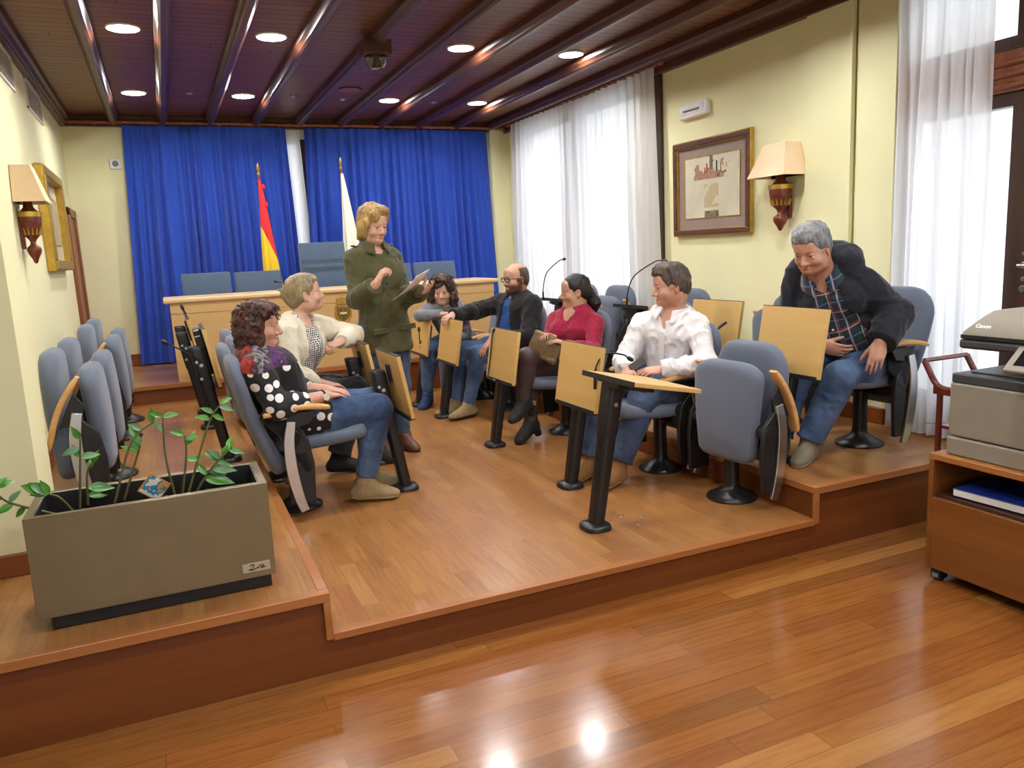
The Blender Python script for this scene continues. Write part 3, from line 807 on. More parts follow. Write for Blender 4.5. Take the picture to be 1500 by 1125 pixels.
def framed(name, label, loc, w, h, wall, mats, depth=.045, fw=.05, mat_w=.09, print_m=None):
    """wall=-1: hangs on the right wall (faces -x); +1: left wall"""
    t = thing(name, label, 'picture', loc)
    s = wall; b = B()
    def fr(b, w0, h0, w1, h1, x0, x1):
        for a, c in (((-w0/2, -h0/2), (w0/2, -h1/2)), ((-w0/2, h1/2), (w0/2, h0/2)), ((-w0/2, -h1/2), (-w1/2, h1/2)), ((w1/2, -h1/2), (w0/2, h1/2))):
            b.span((x0, a[0], a[1]), (x1, c[0], c[1]))
        return b
    fr(b, w, h, w-.02, h-.02, 0, s*depth*.8).done('outer_edge', MT['gold'], t, .003)
    fr(B(), w-.016, h-.016, w-2*fw, h-2*fw, 0, s*depth).done('frame', mats[0], t, .006)
    fr(B(), w-2*fw+.01, h-2*fw+.01, w-2*fw-.012, h-2*fw-.012, 0, s*(depth-.012)).done('inner_slip', MT['gold'], t, .002)
    B().span((0, -w/2+fw, -h/2+fw), (s*.012, w/2-fw, h/2-fw)).done('mount_board', mats[1], t)
    B().span((s*.012, -w/2+fw+mat_w, -h/2+fw+mat_w), (s*.015, w/2-fw-mat_w, h/2-fw-mat_w)).done('print', print_m, t)
    fr(B(), w-2*fw-2*mat_w+.012, h-2*fw-2*mat_w+.012, w-2*fw-2*mat_w-.002, h-2*fw-2*mat_w-.002, s*.012, s*.017).done('print_slip', MT['gold'], t)
    return t
framed('framed_certificate', 'large brown and gold framed illustrated certificate on the right wall', (XR-.002, 5.125, 1.905), .95, .75, -1,
       (wood('frame_brown', sr(74, 46, 34), sr(110, 72, 52), .3, 'y'), plain('mauve_mount', sr(150, 132, 124), .8)), print_m=picture_print('certificate_print'))
framed('framed_picture', 'gold framed picture on the left wall, seen nearly edge on', (XL+.002, 7.24, 1.885), 1.14, .77, 1,
       (plain('gilt_frame', sr(170, 140, 66), .4, metal=.4), plain('cream_mount', sr(200, 190, 150), .7)), depth=.07, fw=.075, mat_w=.13,
       print_m=plain('old_print', sr(178, 172, 140), .3, nscale=12, var=.2))
SHADE = plain('parchment_shade', sr(238, 212, 176), .8, var=.02, spec=.2)
URN = plain('carved_mahogany', sr(112, 52, 34), .32, var=.35, nscale=60)
def sconce(loc, s, label):
    t = thing('wall_sconce', label, 'wall lamp', loc)
    # loc is on the wall at the urn's bottom tip; s = direction out of the wall
    cx = s*.075
    B().lathe([(.001, 0), (.012, .006), (.022, .03), (.042, .06), (.05, .085), (.044, .10), (.022, .115), (.018, .13), (.026, .145), (.05, .17), (.068, .21), (.074, .25), (.078, .29), (.06, .315), (.035, .34), (.03, .37), (.018, .40), (.001, .40)], (cx, 0, 0), 24, sy=1.0).done('urn', URN, t, 0, 60)
    B().lathe([(.060, .282), (.082, .282), (.082, .312), (.062, .316)], (cx, 0, 0), 24).done('gilt_band', MT['gold'], t)
    b = B()
    for i in range(14):
        a = 2*PI*i/14; b.tube([(cx+.055*math.cos(a), .055*math.sin(a), .175), (cx+.072*math.cos(a), .072*math.sin(a), .215)], [.008, .003], 6)
    b.done('gilt_leaves', MT['gold'], t)
    B().box((s*.012, 0, .2), (.024, .07, .22)).done('back_plate', URN, t, .006)
    # four sided tapered shade, open below
    def ring(w, d, z, i=0): return [V((s*(.005), -w/2+i, z)), V((s*(d-i), -w/2+i, z)), V((s*(d-i), w/2-i, z)), V((s*(.005), w/2-i, z))]
    B().loft([ring(.21, .135, .585), ring(.36, .215, .365), ring(.36, .215, .365, .004), ring(.21, .135, .581, .004)], cap=True).done('lamp_shade', SHADE, t, .002, 20)
    return t
sconce((XR, 4.30, 1.53), -1, 'wall lamp with a cream shade and carved urn on the right wall beside the certificate')
sconce((XL, 5.66, 1.55), 1, 'wall lamp with a cream shade and carved urn on the left wall').scale = (.82, .80, 1)
t = thing('emergency_light', 'white rectangular emergency light high on the right wall above the certificate', 'emergency light', (XR, 5.32, 2.51))
B().box((-.025, 0, 0), (.05, .36, .115)).done('housing', MT['white'], t, .02, seg=4)
B().box((-.052, 0, .008), (.008, .28, .07)).done('diffuser', plain('frosted_lens', (.82, .84, .88), .15), t, .015, seg=3)
B().cyl((-.058, -.10, .0), (-.058, .10, .0), .008, seg=10).done('tube', MT['grey'], t)

# ------------------------------------------------------------------ planter and plants
t = thing('steel_planter', 'brushed steel planter box on a black plinth at the front of the left tier', 'planter', (-.125, 3.02, H2))
w, dp, zt, zb = .76, .34, .40, .055
def pr(k, z, ins=0): return [V((a*(w*k/2-ins), b*(dp*k/2-ins), z)) for a, b in ((-1, -1), (1, -1), (1, 1), (-1, 1))]
B().loft([pr(1, zb), pr(1, zt), pr(1, zt, .028), pr(1, zt-.16, .028)], cap=False).done('steel_body', MT['steel'], t, .002, 30)
B().span((-w/2+.035, -dp/2+.03, 0), (w/2-.015, dp/2-.03, zb)).done('plinth', MT['black'], t, .003)
B().loft([pr(1, zt-.002, .026), pr(1, zt-.002, .032), pr(1, zt-.20, .032)], cap=False).done('liner', MT['black'], t)
b = B(); soil = lambda u, v: ((u-.5)*(w-.06), (v-.5)*(dp-.06), zt-.085+.012*math.sin(u*31)*math.cos(v*17)+.006*math.sin(u*83+v*40))
b.grid(soil, 60, 30).done('soil', plain('potting_soil', sr(70, 46, 32), .95, var=.5, nscale=90), t, 0, 60)
pl = B().span((w/2-.115, -dp/2-.003, zb+.022), (w/2-.018, -dp/2, zb+.056)).done('name_plate', plain('plate_silver', sr(190, 184, 168), .3, metal=.6), t, .001)
b = B(); zc_ = zb+.039; y_ = -dp/2-.004; x_ = w/2-.07
b.tube(bez([(x_-.02, y_, zc_+.008), (x_-.005, y_, zc_+.012), (x_-.012, y_, zc_-.004), (x_-.024, y_, zc_-.006), (x_-.01, y_, zc_-.009), (x_+.008, y_, zc_-.002)], 5), .0016, 6)
b.tube(bez([(x_+.008, y_, zc_-.006), (x_+.018, y_, zc_+.004), (x_+.030, y_, zc_+.002), (x_+.018, y_, zc_-.006), (x_+.036, y_, zc_-.004)], 5), .0016, 6)
b.done('logo', MT['black'], pl)
tl = NT('leaf_green'); f = tl.noise(tl.pos(), 14, 3)
tl.P(col=tl.ramp(f, [(.3, sr(46, 104, 34)), (.7, sr(88, 152, 52))]), rough=.32, spec=.5)
LEAF = tl.m
tl = NT('leaf_dusty'); f = tl.noise(tl.pos(), 14, 3)
tl.P(col=tl.ramp(f, [(.3, sr(60, 106, 62)), (.7, sr(112, 150, 104))]), rough=.4)
LEAF2 = tl.m
STEM = plain('plant_stem', sr(86, 84, 44), .5, var=.2)
def leaf(b, p, d, up, L, W):
    d = V(d).normalized(); up = V(up); side = d.cross(up).normalized(); up = side.cross(d)
    p = V(p)
    def f(u, v):
        s = math.sin(PI*min(1, max(.0, u))**.85)*(1-.25*u)
        return p + d*(L*u) + side*((v-.5)*W*1.25*s) + up*(abs(v-.5)*W*.35*s - .22*L*u*u)
    b.grid(f, 9, 5)
STM = {'A': [(-.367, 3.10, .66), (-.352, 3.10, .779), (-.335, 3.10, .91)], 'B': [(-.344, 3.13, .66), (-.332, 3.13, .776), (-.310, 3.13, .81)],
 'C': [(-.255, 3.10, .66), (-.19, 3.12, .843), (-.146, 3.14, .9), (-.086, 3.15, .934)], 'D': [(-.225, 3.12, .66), (-.158, 3.13, .83), (-.148, 3.13, .854)],
 'E': [(-.052, 3.06, .65), (-.068, 3.07, .813), (-.061, 3.08, .957)], 'F': [(-.03, 3.06, .65), (.002, 3.06, .81), (.004, 3.06, .882)],
 'G': [(-.013, 3.05, .65), (.09, 3.08, .909), (.141, 3.09, .979)], 'H': [(.009, 3.05, .65), (.081, 3.05, .747), (.15, 3.06, .806)],
 'I': [(-.377, 3.04, .66), (-.413, 3.03, .725), (-.445, 3.03, .745)], 'J': [(-.42, 3.04, .66), (-.541, 3.02, .727), (-.576, 3.0, .761), (-.593, 2.99, .803)]}
LVS = [('A', -.334, .914), ('A', -.322, .847), ('A', -.348, .847), ('A', -.352, .875), ('B', -.303, .804), ('B', -.335, .797), ('C', -.149, .913), ('C', -.105, .932), ('C', -.168, .89), ('D', -.148, .858), ('D', -.143, .836), ('D', -.174, .841),
 ('E', -.084, .969), ('E', -.036, .961), ('E', -.054, .901), ('F', .015, .847), ('F', -.026, .898), ('F', .022, .792), ('F', .018, .87), ('G', .085, .969), ('G', .135, .926), ('G', .153, .985), ('G', .182, .957), ('G', .075, .94),
 ('H', .099, .805), ('H', .157, .833), ('H', .166, .803), ('H', .124, .779), ('H', .2, .737), ('H', .184, .70), ('H', .118, .728), ('H', .056, .738), ('H', .09, .79), ('H', .14, .755),
 ('I', -.484, .753), ('I', -.514, .782), ('I', -.496, .787), ('I', -.473, .783), ('I', -.453, .776), ('J', -.56, .829), ('J', -.587, .827), ('J', -.559, .813), ('J', -.61, .783), ('J', -.62, .749), ('J', -.581, .722), ('J', -.534, .70), ('J', -.55, .753), ('B', -.2, .712), ('B', -.277, .693)]
NMS = {'AB': 'upright leafy plant shoot at the left end of the steel planter', 'CD': 'two slender plant stems left of centre in the steel planter', 'EF': 'tall upright plant stems right of centre in the steel planter',
       'GH': 'fullest leafy plant at the right end of the steel planter', 'IJ': 'plant stems leaning out over the left rim of the steel planter'}
rl = random.Random(4)
for key, lab in NMS.items():
    base = V(STM[key[0]][0])
    t = thing('potted_plant', lab, 'plant', base, 0, 'plants in the steel planter')
    for kk in key:
        pts = [V(p)-base for p in STM[kk]]
        P = bez(pts, 8)
        B().tube(P, [.0048-.0024*i/len(P) for i in range(len(P))], 8).done('stem', STEM, t)
        b = B(); b2 = B()
        for (q, x, z) in LVS:
            if q != kk: continue
            tgt = V((x, 0, z)); best = min(P, key=lambda p: (p.x+base.x-x)**2+(p.z+base.z-z)**2 + (0 if p.z+base.z < z+.015 else .01))
            c = V((x-base.x, best.y, z-base.z)); d = c-best
            d = d if d.length > .012 else V((rl.uniform(-.6, .6), 0, .8))*.02
            d.y = rl.uniform(-.5, .5)*d.length; Lf = min(.10, max(.06, d.length*1.2))*rl.uniform(.85, 1.1)
            leaf(b if rl.random() < .65 else b2, best, d, (rl.uniform(-.2, .2), -.75, .65), Lf, Lf*.40)
        if len(b.bm.verts): b.done('leaves', LEAF, t, 0, 180, fixn=False)
        if len(b2.bm.verts): b2.done('leaves', LEAF2, t, 0, 180, fixn=False)
tc = NT('care_card'); x, y, z = tc.sep(tc.pos())
n = tc.noise(tc.pos(), 22, 2)
tc.P(col=tc.ramp(n, [(.4, sr(232, 226, 214)), (.47, sr(60, 140, 180)), (.55, sr(226, 150, 50)), (.62, sr(236, 230, 220))], 'CONSTANT'), rough=.4)
t = thing('plant_care_card', 'small square card with blue and orange print, stuck in the planter soil', 'card', (-.118, 3.06, .66))
R = Euler((.15, PI/4-.1, 0)).to_matrix()
B().box((0, 0, .045), (.075, .0025, .075), R).done('card', tc.m, t)
B().box((0, .002, .045), (.082, .002, .082), R).done('border', plain('card_orange', sr(214, 140, 50), .5), t)
B().cyl((0, .002, -.03), (0, .002, .02), .003, seg=8).done('stick', MT['white'], t)

# ------------------------------------------------------------------ copier on its cabinet, trolley
t = thing('rolling_cabinet', 'orange brown wooden cabinet on castors under the copier', 'cabinet', (2.89, 1.75, 0))
CW = wood('cabinet_wood', sr(112, 64, 24), sr(140, 86, 38), .35, 'y', .8)
Y0, Y1 = -.55, .505; D = .55
B().span((0, Y0, .535), (D, Y1, .562)).done('top', wood('cabinet_top', sr(150, 96, 46), sr(174, 118, 64), .35, 'y'), t, .003)
for a, c in ((Y1-.022, Y1), (Y0, Y0+.022)): B().span((0, a, .05), (D, c, .535)).done('side_panel', CW, t, .002)
B().span((.02, Y0, .36), (D, Y1, .385)).done('shelf', MT['dwood'], t, .002)
B().span((.0, Y0+.022, .055), (.018, Y1-.022, .372)).done('door', CW, t, .003)
B().span((D-.02, Y0, .05), (D, Y1, .535)).done('back_panel', CW, t)
for x in (.035, D-.05):
    for y in (Y1-.045, Y0+.045):
        b = B().span((x-.026, y-.022, .012), (x+.026, y+.022, .052)).cyl((x, y-.018, .025), (x, y+.018, .025), .025, seg=16)
        c = b.done('castor', MT['black'], t, .002)
        B().span((x-.028, y-.014, .016), (x-.025, y+.014, .034)).done('castor_cover', MT['grey'], c)
t2 = thing('document_folder', 'blue plastic folder lying on the open cabinet shelf', 'folder', (3.05, 2.0, .385))
B().box((0, 0, .022), (.24, .34, .036), (0, 0, .05)).done('cover', plain('folder_blue', sr(24, 54, 140), .35), t2, .004)
B().box((-.002, 0, .022), (.238, .33, .026), (0, 0, .05)).done('sheets', plain('paper_stack', (.75, .75, .73), .8), t2)
t2 = thing('loose_papers', 'white loose papers on the cabinet shelf beside the blue folder', 'papers', (3.04, 1.66, .385))
for i in range(3): B().box((0, .01*i, .004+.004*i), (.21, .29, .003), (.0, 0, .1*i-.1)).done('sheet', MT['white'], t2)

t = thing('photocopier', 'grey multifunction photocopier with a raised scanner lid on the wooden cabinet', 'photocopier', (2.93, 1.75, .562))
BG = plain('copier_beige', sr(140, 134, 120), .5, var=.02)
CT, CD = .46, .50
B().span((0, -.52, .082), (CT+.05, .455, .305)).done('body', BG, t, .008)
B().span((-.004, -.52, .0), (CT+.05, .458, .078)).done('paper_tray', BG, t, .008)
B().span((.004, -.52, .305), (CT+.05, .452, .345)).done('output_rim', MT['darkgrey'], t, .006)
b = B().box((.24, 0, .352), (.40, .74, .012), (0, -.10, 0)); b.span((.06, -.46, .345), (.42, .41, .352))
b.done('output_tray', MT['darkgrey'], t, .003)
B().box((.25, .14, .376), (.21, .30, .004), (0, -.12, .08)).done('printed_sheets', MT['white'], t)
B().span((.16, -.52, .345), (CT+.05, -.28, .46)).done('scanner_neck', MT['darkgrey'], t, .01)
B().span((CT-.08, -.52, .345), (CT+.05, .40, .46)).done('scanner_back', MT['darkgrey'], t, .01)
B().span((-.03, -.54, .455), (CT+.04, .405, .495)).done('scanner_bed', MT['darkgrey'], t, .012)
b = B(); rr = []
for z, xi, yi in ((.497, -.03, .40), (.525, -.024, .39), (.585, .03, .345), (.605, .055, .325), (.61, .075, .30)):
    rr.append([V((xi, -.54, z)), V((CT+.03, -.54, z)), V((CT+.03, yi, z)), V((xi, yi, z))])
b.loft(rr).done('document_feeder', BG, t, .008)
B().span((-.032, -.54, .497), (.2, .395, .512)).done('feeder_gap', MT['black'], t)
B().span((-.026, -.5, .499), (.1, .10, .52)).done('lid_grip', MT['darkgrey'], t, .004)
# logo on the sloping face of the feeder
zl = (.585-.525); xl = .054; ang = math.atan2(xl, zl)
ex = V((0, -1, 0)); ey = V((math.sin(ang), 0, math.cos(ang))); ez = ex.cross(ey)
Mx = Matrix.Translation(V((-.0085, .352, .5415))) @ Matrix((ex, ey, ez)).transposed().to_4x4()
text_mesh('Canon', .024, 'logo', plain('logo_white', (.9, .9, .9), .4), t, Mx, .0012, .0006)
# tilted control panel
R = Euler((0, .85, .0)).to_matrix()
pc = V((-.05, .0, .455))
B().box(pc, (.018, .32, .17), R).done('control_panel', BG, t, .006)
B().box(pc+R @ V((-.0095, .0, .0)), (.003, .26, .115), R).done('screen', plain('dark_screen', (.01, .011, .013), .1), t)
B().box((.0, -.02, .42), (.10, .12, .06)).done('panel_arm', MT['darkgrey'], t, .006)

t = thing('serving_trolley', 'dark red wooden serving trolley with a curved handle behind the copier', 'trolley', (3.39, 2.46, 0))
TW = wood('trolley_mahogany', sr(74, 26, 20), sr(108, 44, 34), .25, 'z', coat=.3)
b = B()
hw = .145
for s in (-1, 1):
    P = bez([(s*hw, .12, .885), (s*hw, .105, .86), (s*hw, .06, .79), (s*hw, .02, .765), (s*hw, -.06, .762), (s*hw, -.18, .762)], 6)
    b.tube(P, .014, 10)
b.tube([(-hw, .12, .885), (hw, .12, .885)], .011, 10)
b.done('handle', TW, t, 0, 60)
B().span((-hw, -.19, .735), (hw, .05, .75)).span((-hw-.012, -.19, .735), (-hw+.012, .06, .775)).span((hw-.012, -.19, .735), (hw+.012, .06, .775)).done('tray', TW, t, .003)
B().span((-hw, -.18, .575), (hw, .03, .590)).done('shelf', TW, t, .003)
for x in (-hw, hw):
    for y in (.03, -.15):
        l = B().cyl((x, y, .05), (x, y, .74), .014, seg=12).done('leg', TW, t)
        B().cyl((x-.01, y, .03), (x+.01, y, .03), .03, seg=16).done('castor', MT['black'], l)
b = B().tube(bez([(-hw-.05, .06, .60), (-.06, .03, .585), (.0, .02, .61), (.08, .02, .60)], 6), .002, 6)
b.done('wire', MT['grey'], t)

fc = None
for (x, y), w in zip([(1.954, 3.23), (2.038, 3.167), (1.958, 3.08)], ('leftmost of three', 'rightmost of three', 'nearest of three')):
    lab = 'tiny round metal cap set in the stage floor, ' + w
    if fc is None:
        fc = tag(B().lathe([(.001, .003), (.010, .003), (.013, .001), (.013, -.002), (.001, -.002)], seg=16).done('floor_cap', MT['chrome'], None), lab, 'floor cap', 'metal caps in the stage floor'); fc.location = (x, y, H1)
    else: dup(fc, (x, y, H1), 0, lab)
# ------------------------------------------------------------------ people: smooth-blended volumes meshed per garment
import openvdb
def nv(a): return np.array(a, float)
def unit(a): a = nv(a); return a/(np.linalg.norm(a)+1e-12)
_lat = np.random.RandomState(3).rand(32, 32, 32).astype(np.float32)*2-1
def vnoise(P, freq):
    q = P*freq; i = np.floor(q).astype(int); f = q-i; f = f*f*(3-2*f); r = 0
    for dx in (0, 1):
        for dy in (0, 1):
            for dz in (0, 1):
                w = (f[:, 0] if dx else 1-f[:, 0])*(f[:, 1] if dy else 1-f[:, 1])*(f[:, 2] if dz else 1-f[:, 2])
                r = r+w*_lat[(i[:, 0]+dx) % 32, (i[:, 1]+dy) % 32, (i[:, 2]+dz) % 32]
    return r
# primitives: (kind, params, k, bbox lo, bbox hi, op)
def cone(a, b, ra, rb, k=.02, sq=None, op='u'):
    a, b = nv(a), nv(b); r = max(ra, rb)
    return dict(t='c', a=a, b=b, ra=ra, rb=rb, sq=sq, k=k, op=op, lo=np.minimum(a, b)-r, hi=np.maximum(a, b)+r)
def ell(c, r, R=None, k=.02, op='u'):
    c = nv(c); m = max(r); R = np.eye(3) if R is None else R
    ext = np.sqrt(((R*nv(r)[None, :])**2).sum(1))
    return dict(t='e', c=c, r=nv(r), R=R, k=k, op=op, lo=c-ext, hi=c+ext)
def half(o, n, op='i', k=.004):           # keep the side n points away from
    return dict(t='h', o=nv(o), n=unit(n), k=k, op=op, lo=None, hi=None)
def wedge(fn, k=.004, op='s'): return dict(t='f', fn=fn, k=k, op=op, lo=None, hi=None)
def dist(p, P):
    if p['t'] == 'c':
        ab = p['b']-p['a']; L2 = ab@ab+1e-9
        w = P-p['a']; t = np.clip(w@ab/L2, 0, 1); d = w-t[:, None]*ab
        if p['sq'] is not None:
            s, fac = p['sq']; s = unit(s); c = d@s; d = d+(c*(1/fac-1))[:, None]*s
            dd = np.linalg.norm(d, axis=1)-(p['ra']+(p['rb']-p['ra'])*t)
            return dd*np.where(np.abs(c) > 0, min(1, fac)**.5, 1)
        return np.linalg.norm(d, axis=1)-(p['ra']+(p['rb']-p['ra'])*t)
    if p['t'] == 'e':
        q = (P-p['c'])@p['R']; k0 = np.linalg.norm(q/p['r'], axis=1); k1 = np.linalg.norm(q/p['r']**2, axis=1)+1e-9
        return k0*(k0-1)/k1
    if p['t'] == 'h': return (P-p['o'])@p['n']
    return p['fn'](P)
def build(prims, h, infl=0., pad=.03, disp=None):
    los = [p['lo'] for p in prims if p['lo'] is not None and p['op'] == 'u']; his = [p['hi'] for p in prims if p['hi'] is not None and p['op'] == 'u']
    lo = np.min(los, 0)-pad-infl; hi = np.max(his, 0)+pad+infl
    n = np.ceil((hi-lo)/h).astype(int)+1
    F = np.full(n, .12, np.float32)
    ax = [lo[i]+h*np.arange(n[i]) for i in range(3)]
    for p in prims:
        m = infl+3*p['k']+2*h+.02
        if p['lo'] is None: i0 = np.zeros(3, int); i1 = n.copy()
        else:
            i0 = np.clip(np.floor((p['lo']-m-lo)/h).astype(int), 0, n-1); i1 = np.clip(np.ceil((p['hi']+m-lo)/h).astype(int)+1, 1, n)
        sl = tuple(slice(a, b) for a, b in zip(i0, i1))
        S = F[sl]
        if p['op'] != 'u':
            act = np.argwhere(S < .035+infl)
            if not len(act): continue
            P = lo+(act+i0)*h
            d = dist(p, P).astype(np.float32)-0.
            cur = S[tuple(act.T)]; k = p['k']
            d = -d if p['op'] == 's' else d
            d = d+(0 if p['t'] in 'hf' else 0)-(infl if p['t'] == 'x' else 0)
            cur = cur-infl
            hh = np.maximum(k-np.abs(cur-d), 0)/k
            S[tuple(act.T)] = np.maximum(cur, d)+hh*hh*k*.25+infl
        else:
            g = np.stack(np.meshgrid(*[ax[i][i0[i]:i1[i]] for i in range(3)], indexing='ij'), -1).reshape(-1, 3)
            d = dist(p, g).astype(np.float32).reshape(S.shape); k = p['k']
            hh = np.maximum(k-np.abs(S-d), 0)/k
            F[sl] = np.minimum(S, d)-hh*hh*k*.25
    F -= infl
    if disp is not None:
        act = np.argwhere(np.abs(F) < .025); P = lo+act*h
        F[tuple(act.T)] -= disp(P).astype(np.float32)
    F[0], F[-1] = .1, .1; F[:, 0], F[:, -1] = .1, .1; F[:, :, 0], F[:, :, -1] = .1, .1
    grid = openvdb.FloatGrid(.12); grid.copyFromArray(np.ascontiguousarray(F))
    pts, quads = grid.convertToQuads(0.0)
    return lo+np.asarray(pts, float)*h, np.asarray(quads)
def mesh(name, pq, m, parent, origin, smooth=180):
    P, Q = pq
    me = bpy.data.meshes.new(name)
    P = P-nv(origin)
    v0, v1, v2 = P[Q[:, 0]], P[Q[:, 1]], P[Q[:, 2]]
    if np.einsum('ij,ij->i', v0, np.cross(v1, v2)).sum() < 0: Q = Q[:, ::-1]
    me.vertices.add(len(P)); me.vertices.foreach_set('co', P.astype(np.float32).ravel())
    me.loops.add(Q.size); me.loops.foreach_set('vertex_index', Q.astype(np.int32).ravel())
    me.polygons.add(len(Q)); me.polygons.foreach_set('loop_start', np.arange(0, Q.size, 4, dtype=np.int32)); me.polygons.foreach_set('loop_total', np.full(len(Q), 4, np.int32))
    me.update(); me.validate()
    return link(name, me, m, parent, smooth)

# ------------------------------------------------------------------ head
def frame(fwd, roll=0., up=(0, 0, 1)):
    f = unit(fwd); l = unit(np.cross(up, f)); u = np.cross(f, l)
    if roll: l, u = l*math.cos(roll)+u*math.sin(roll), u*math.cos(roll)-l*math.sin(roll)
    return np.stack([f, l, u], 1)            # columns: forward, left, up
class Head:
    def __init__(s, c, fwd, size=1., roll=0., wide=1.): s.c, s.R, s.s, s.w = nv(c), frame(fwd, roll), size, wide
    def p(s, x, y, z): return s.c+s.R@(nv((x, y*s.w, z))*s.s)
    def e(s, c, r, k=.012, op='u', rot=None):
        R = s.R if rot is None else s.R@rot
        return ell(s.p(*c), (r[0]*s.s, r[1]*s.s*s.w, r[2]*s.s), R, k*s.s, op)
    def cn(s, a, b, ra, rb, k=.01, op='u'): return cone(s.p(*a), s.p(*b), ra*s.s, rb*s.s, k*s.s, None, op)
    def loc(s, P): return ((P-s.c)@s.R)/s.s
def rotz(a): c, q = math.cos(a), math.sin(a); return np.array([[c, -q, 0], [q, c, 0], [0, 0, 1.]])
def roty(a): c, q = math.cos(a), math.sin(a); return np.array([[c, 0, q], [0, 1, 0], [-q, 0, c]])
def rotx(a): c, q = math.cos(a), math.sin(a); return np.array([[1, 0, 0], [0, c, -q], [0, q, c]])
def head_prims(H, male=False, jowl=0., mouth_open=0., nose=1.):
    L = [H.e((-.012, 0, .036), (.098, .077, .088), .02), H.e((.030, 0, -.025), (.064, .062, .088), .03), H.e((-.03, 0, -.03), (.07, .064, .07), .03)]
    j = .036+(.006 if male else 0)+.006*jowl
    L += [H.e((.048, 0, -.088), (.036, j, .026), .03), H.e((.076, 0, -.101), (.014, .018 if male else .014, .013), .018)]
    for y in (-1, 1):
        L += [H.e((.012, y*(.052+.006*jowl), -.068), (.032, .014, .03), .03), H.e((.062, y*.041, -.034), (.024, .022, .022), .025)]
    L += [H.e((.080, 0, .022), (.016, .050, .010), .014), H.e((.078, 0, .055), (.018, .05, .03), .03)]
    for y in (-1, 1): L.append(H.e((.101, y*.033, .001), (.018, .021, .013), .010, 's'))
    # nose
    L += [H.cn((.090, 0, .012), (.112*nose, 0, -.034), .0075, .0115, .010), H.e((.100, 0, -.040), (.014, .016, .009), .008)]
    for y in (-1, 1): L.append(H.e((.095, y*.0135, -.040), (.0095, .007, .008), .006))
    # lids and sockets
    for y in (-1, 1):
        L += [H.e((.0835, y*.033, .0085), (.0128, .0168, .0078), .004), H.e((.0825, y*.033, -.0095), (.0118, .0155, .0066), .004)]
    # lips
    o = .004*mouth_open
    L += [H.e((.0925, 0, -.0635), (.009, .0225, .0055), .005), H.e((.0915, 0, -.0745-o), (.009, .019, .0062), .005), H.e((.088, 0, -.088), (.012, .02, .008), .012)]
    L += [H.e((.103, 0, -.069-o*.5), (.011, .023, .0012+o*.7), .003, 's')]
    for y in (-1, 1):
        e = rotz(y*.35)@roty(-.15)
        L += [H.e((-.006, y*.078, -.008), (.018, .0075, .031), .006, rot=e), H.e((.0, y*.083, -.004), (.010, .006, .018), .004, 's', rot=e), H.e((-.002, y*.076, -.034), (.010, .007, .010), .006)]
    return L
SKIN = {}
def skin_mat(name, base):
    t = NT(name); a = t.n('Attribute', attribute_name='tint').outputs['Color']
    f = t.noise(t.pos(), 60, 3)
    c = t.ramp(f, [(.3, tuple(x*.94 for x in base)), (.7, tuple(min(1, x*1.05) for x in base))])
    t.P(col=t.mix(1.0, c, a, 'MULTIPLY'), rough=.48, spec=.4, sss=.08)
    t.set(t.b, 'Subsurface Radius', (.012, .005, .003)) if 'Subsurface Radius' in t.b.inputs else None
    t.bump(f, .04, .002)
    return t.m
def tint(o, H, origin, lips=(.86, .52, .52), beard=None):
    me = o.data; n = len(me.vertices); co = np.empty(n*3, np.float32); me.vertices.foreach_get('co', co)
    P = co.reshape(-1, 3).astype(float)+nv(origin); q = H.loc(P)
    col = np.ones((n, 4), np.float32)
    def blob(c, r, rgb, soft=.6):
        d = np.linalg.norm((q-nv(c))/nv(r), axis=1); w = np.clip((1-d)/soft, 0, 1)[:, None]
        col[:, :3] = col[:, :3]*(1-w)+col[:, :3]*nv(rgb)*w
    for y in (-1, 1):
        blob((.07, y*.042*H.w, -.032), (.035, .03, .026), (1, .86, .84), 1.)
        blob((-.005, y*.08*H.w, -.01), (.03, .02, .04), (1, .84, .80), 1.)
        blob((.09, y*.033*H.w, .0), (.02, .022, .014), (.88, .80, .78), .8)
    blob((.112, 0, -.036), (.02, .018, .018), (1, .84, .82), 1.)
    blob((.098, 0, -.069), (.016, .024, .0125), lips, .45)
    if beard is not None:
        s = 1/(1+np.exp(-(-.047-q[:, 2]+.10*np.maximum(0, .06-q[:, 0]))/.005))
        side = (np.abs(q[:, 1]) > .045*H.w)*(q[:, 0] > -.012)*(q[:, 2] < .0)*(q[:, 0] < .035)
        w = np.maximum(s, side)*np.clip((q[:, 0]+.03)/.035, 0, 1)*np.clip((q[:, 2]+.15)/.03, 0, 1)*(np.linalg.norm((q-nv((.098, 0, -.069)))/nv((.03, .024, .011)), axis=1) > 1)
        w = (w*.92)[:, None]; col[:, :3] = col[:, :3]*(1-w)+nv(beard)*w
    a = me.color_attributes.new('tint', 'FLOAT_COLOR', 'POINT'); a.data.foreach_set('color', col.ravel())
EYE = [plain('eye_white', (.52, .50, .48), .25, var=.02), plain('eye_pupil', (.01, .01, .01), .1)]
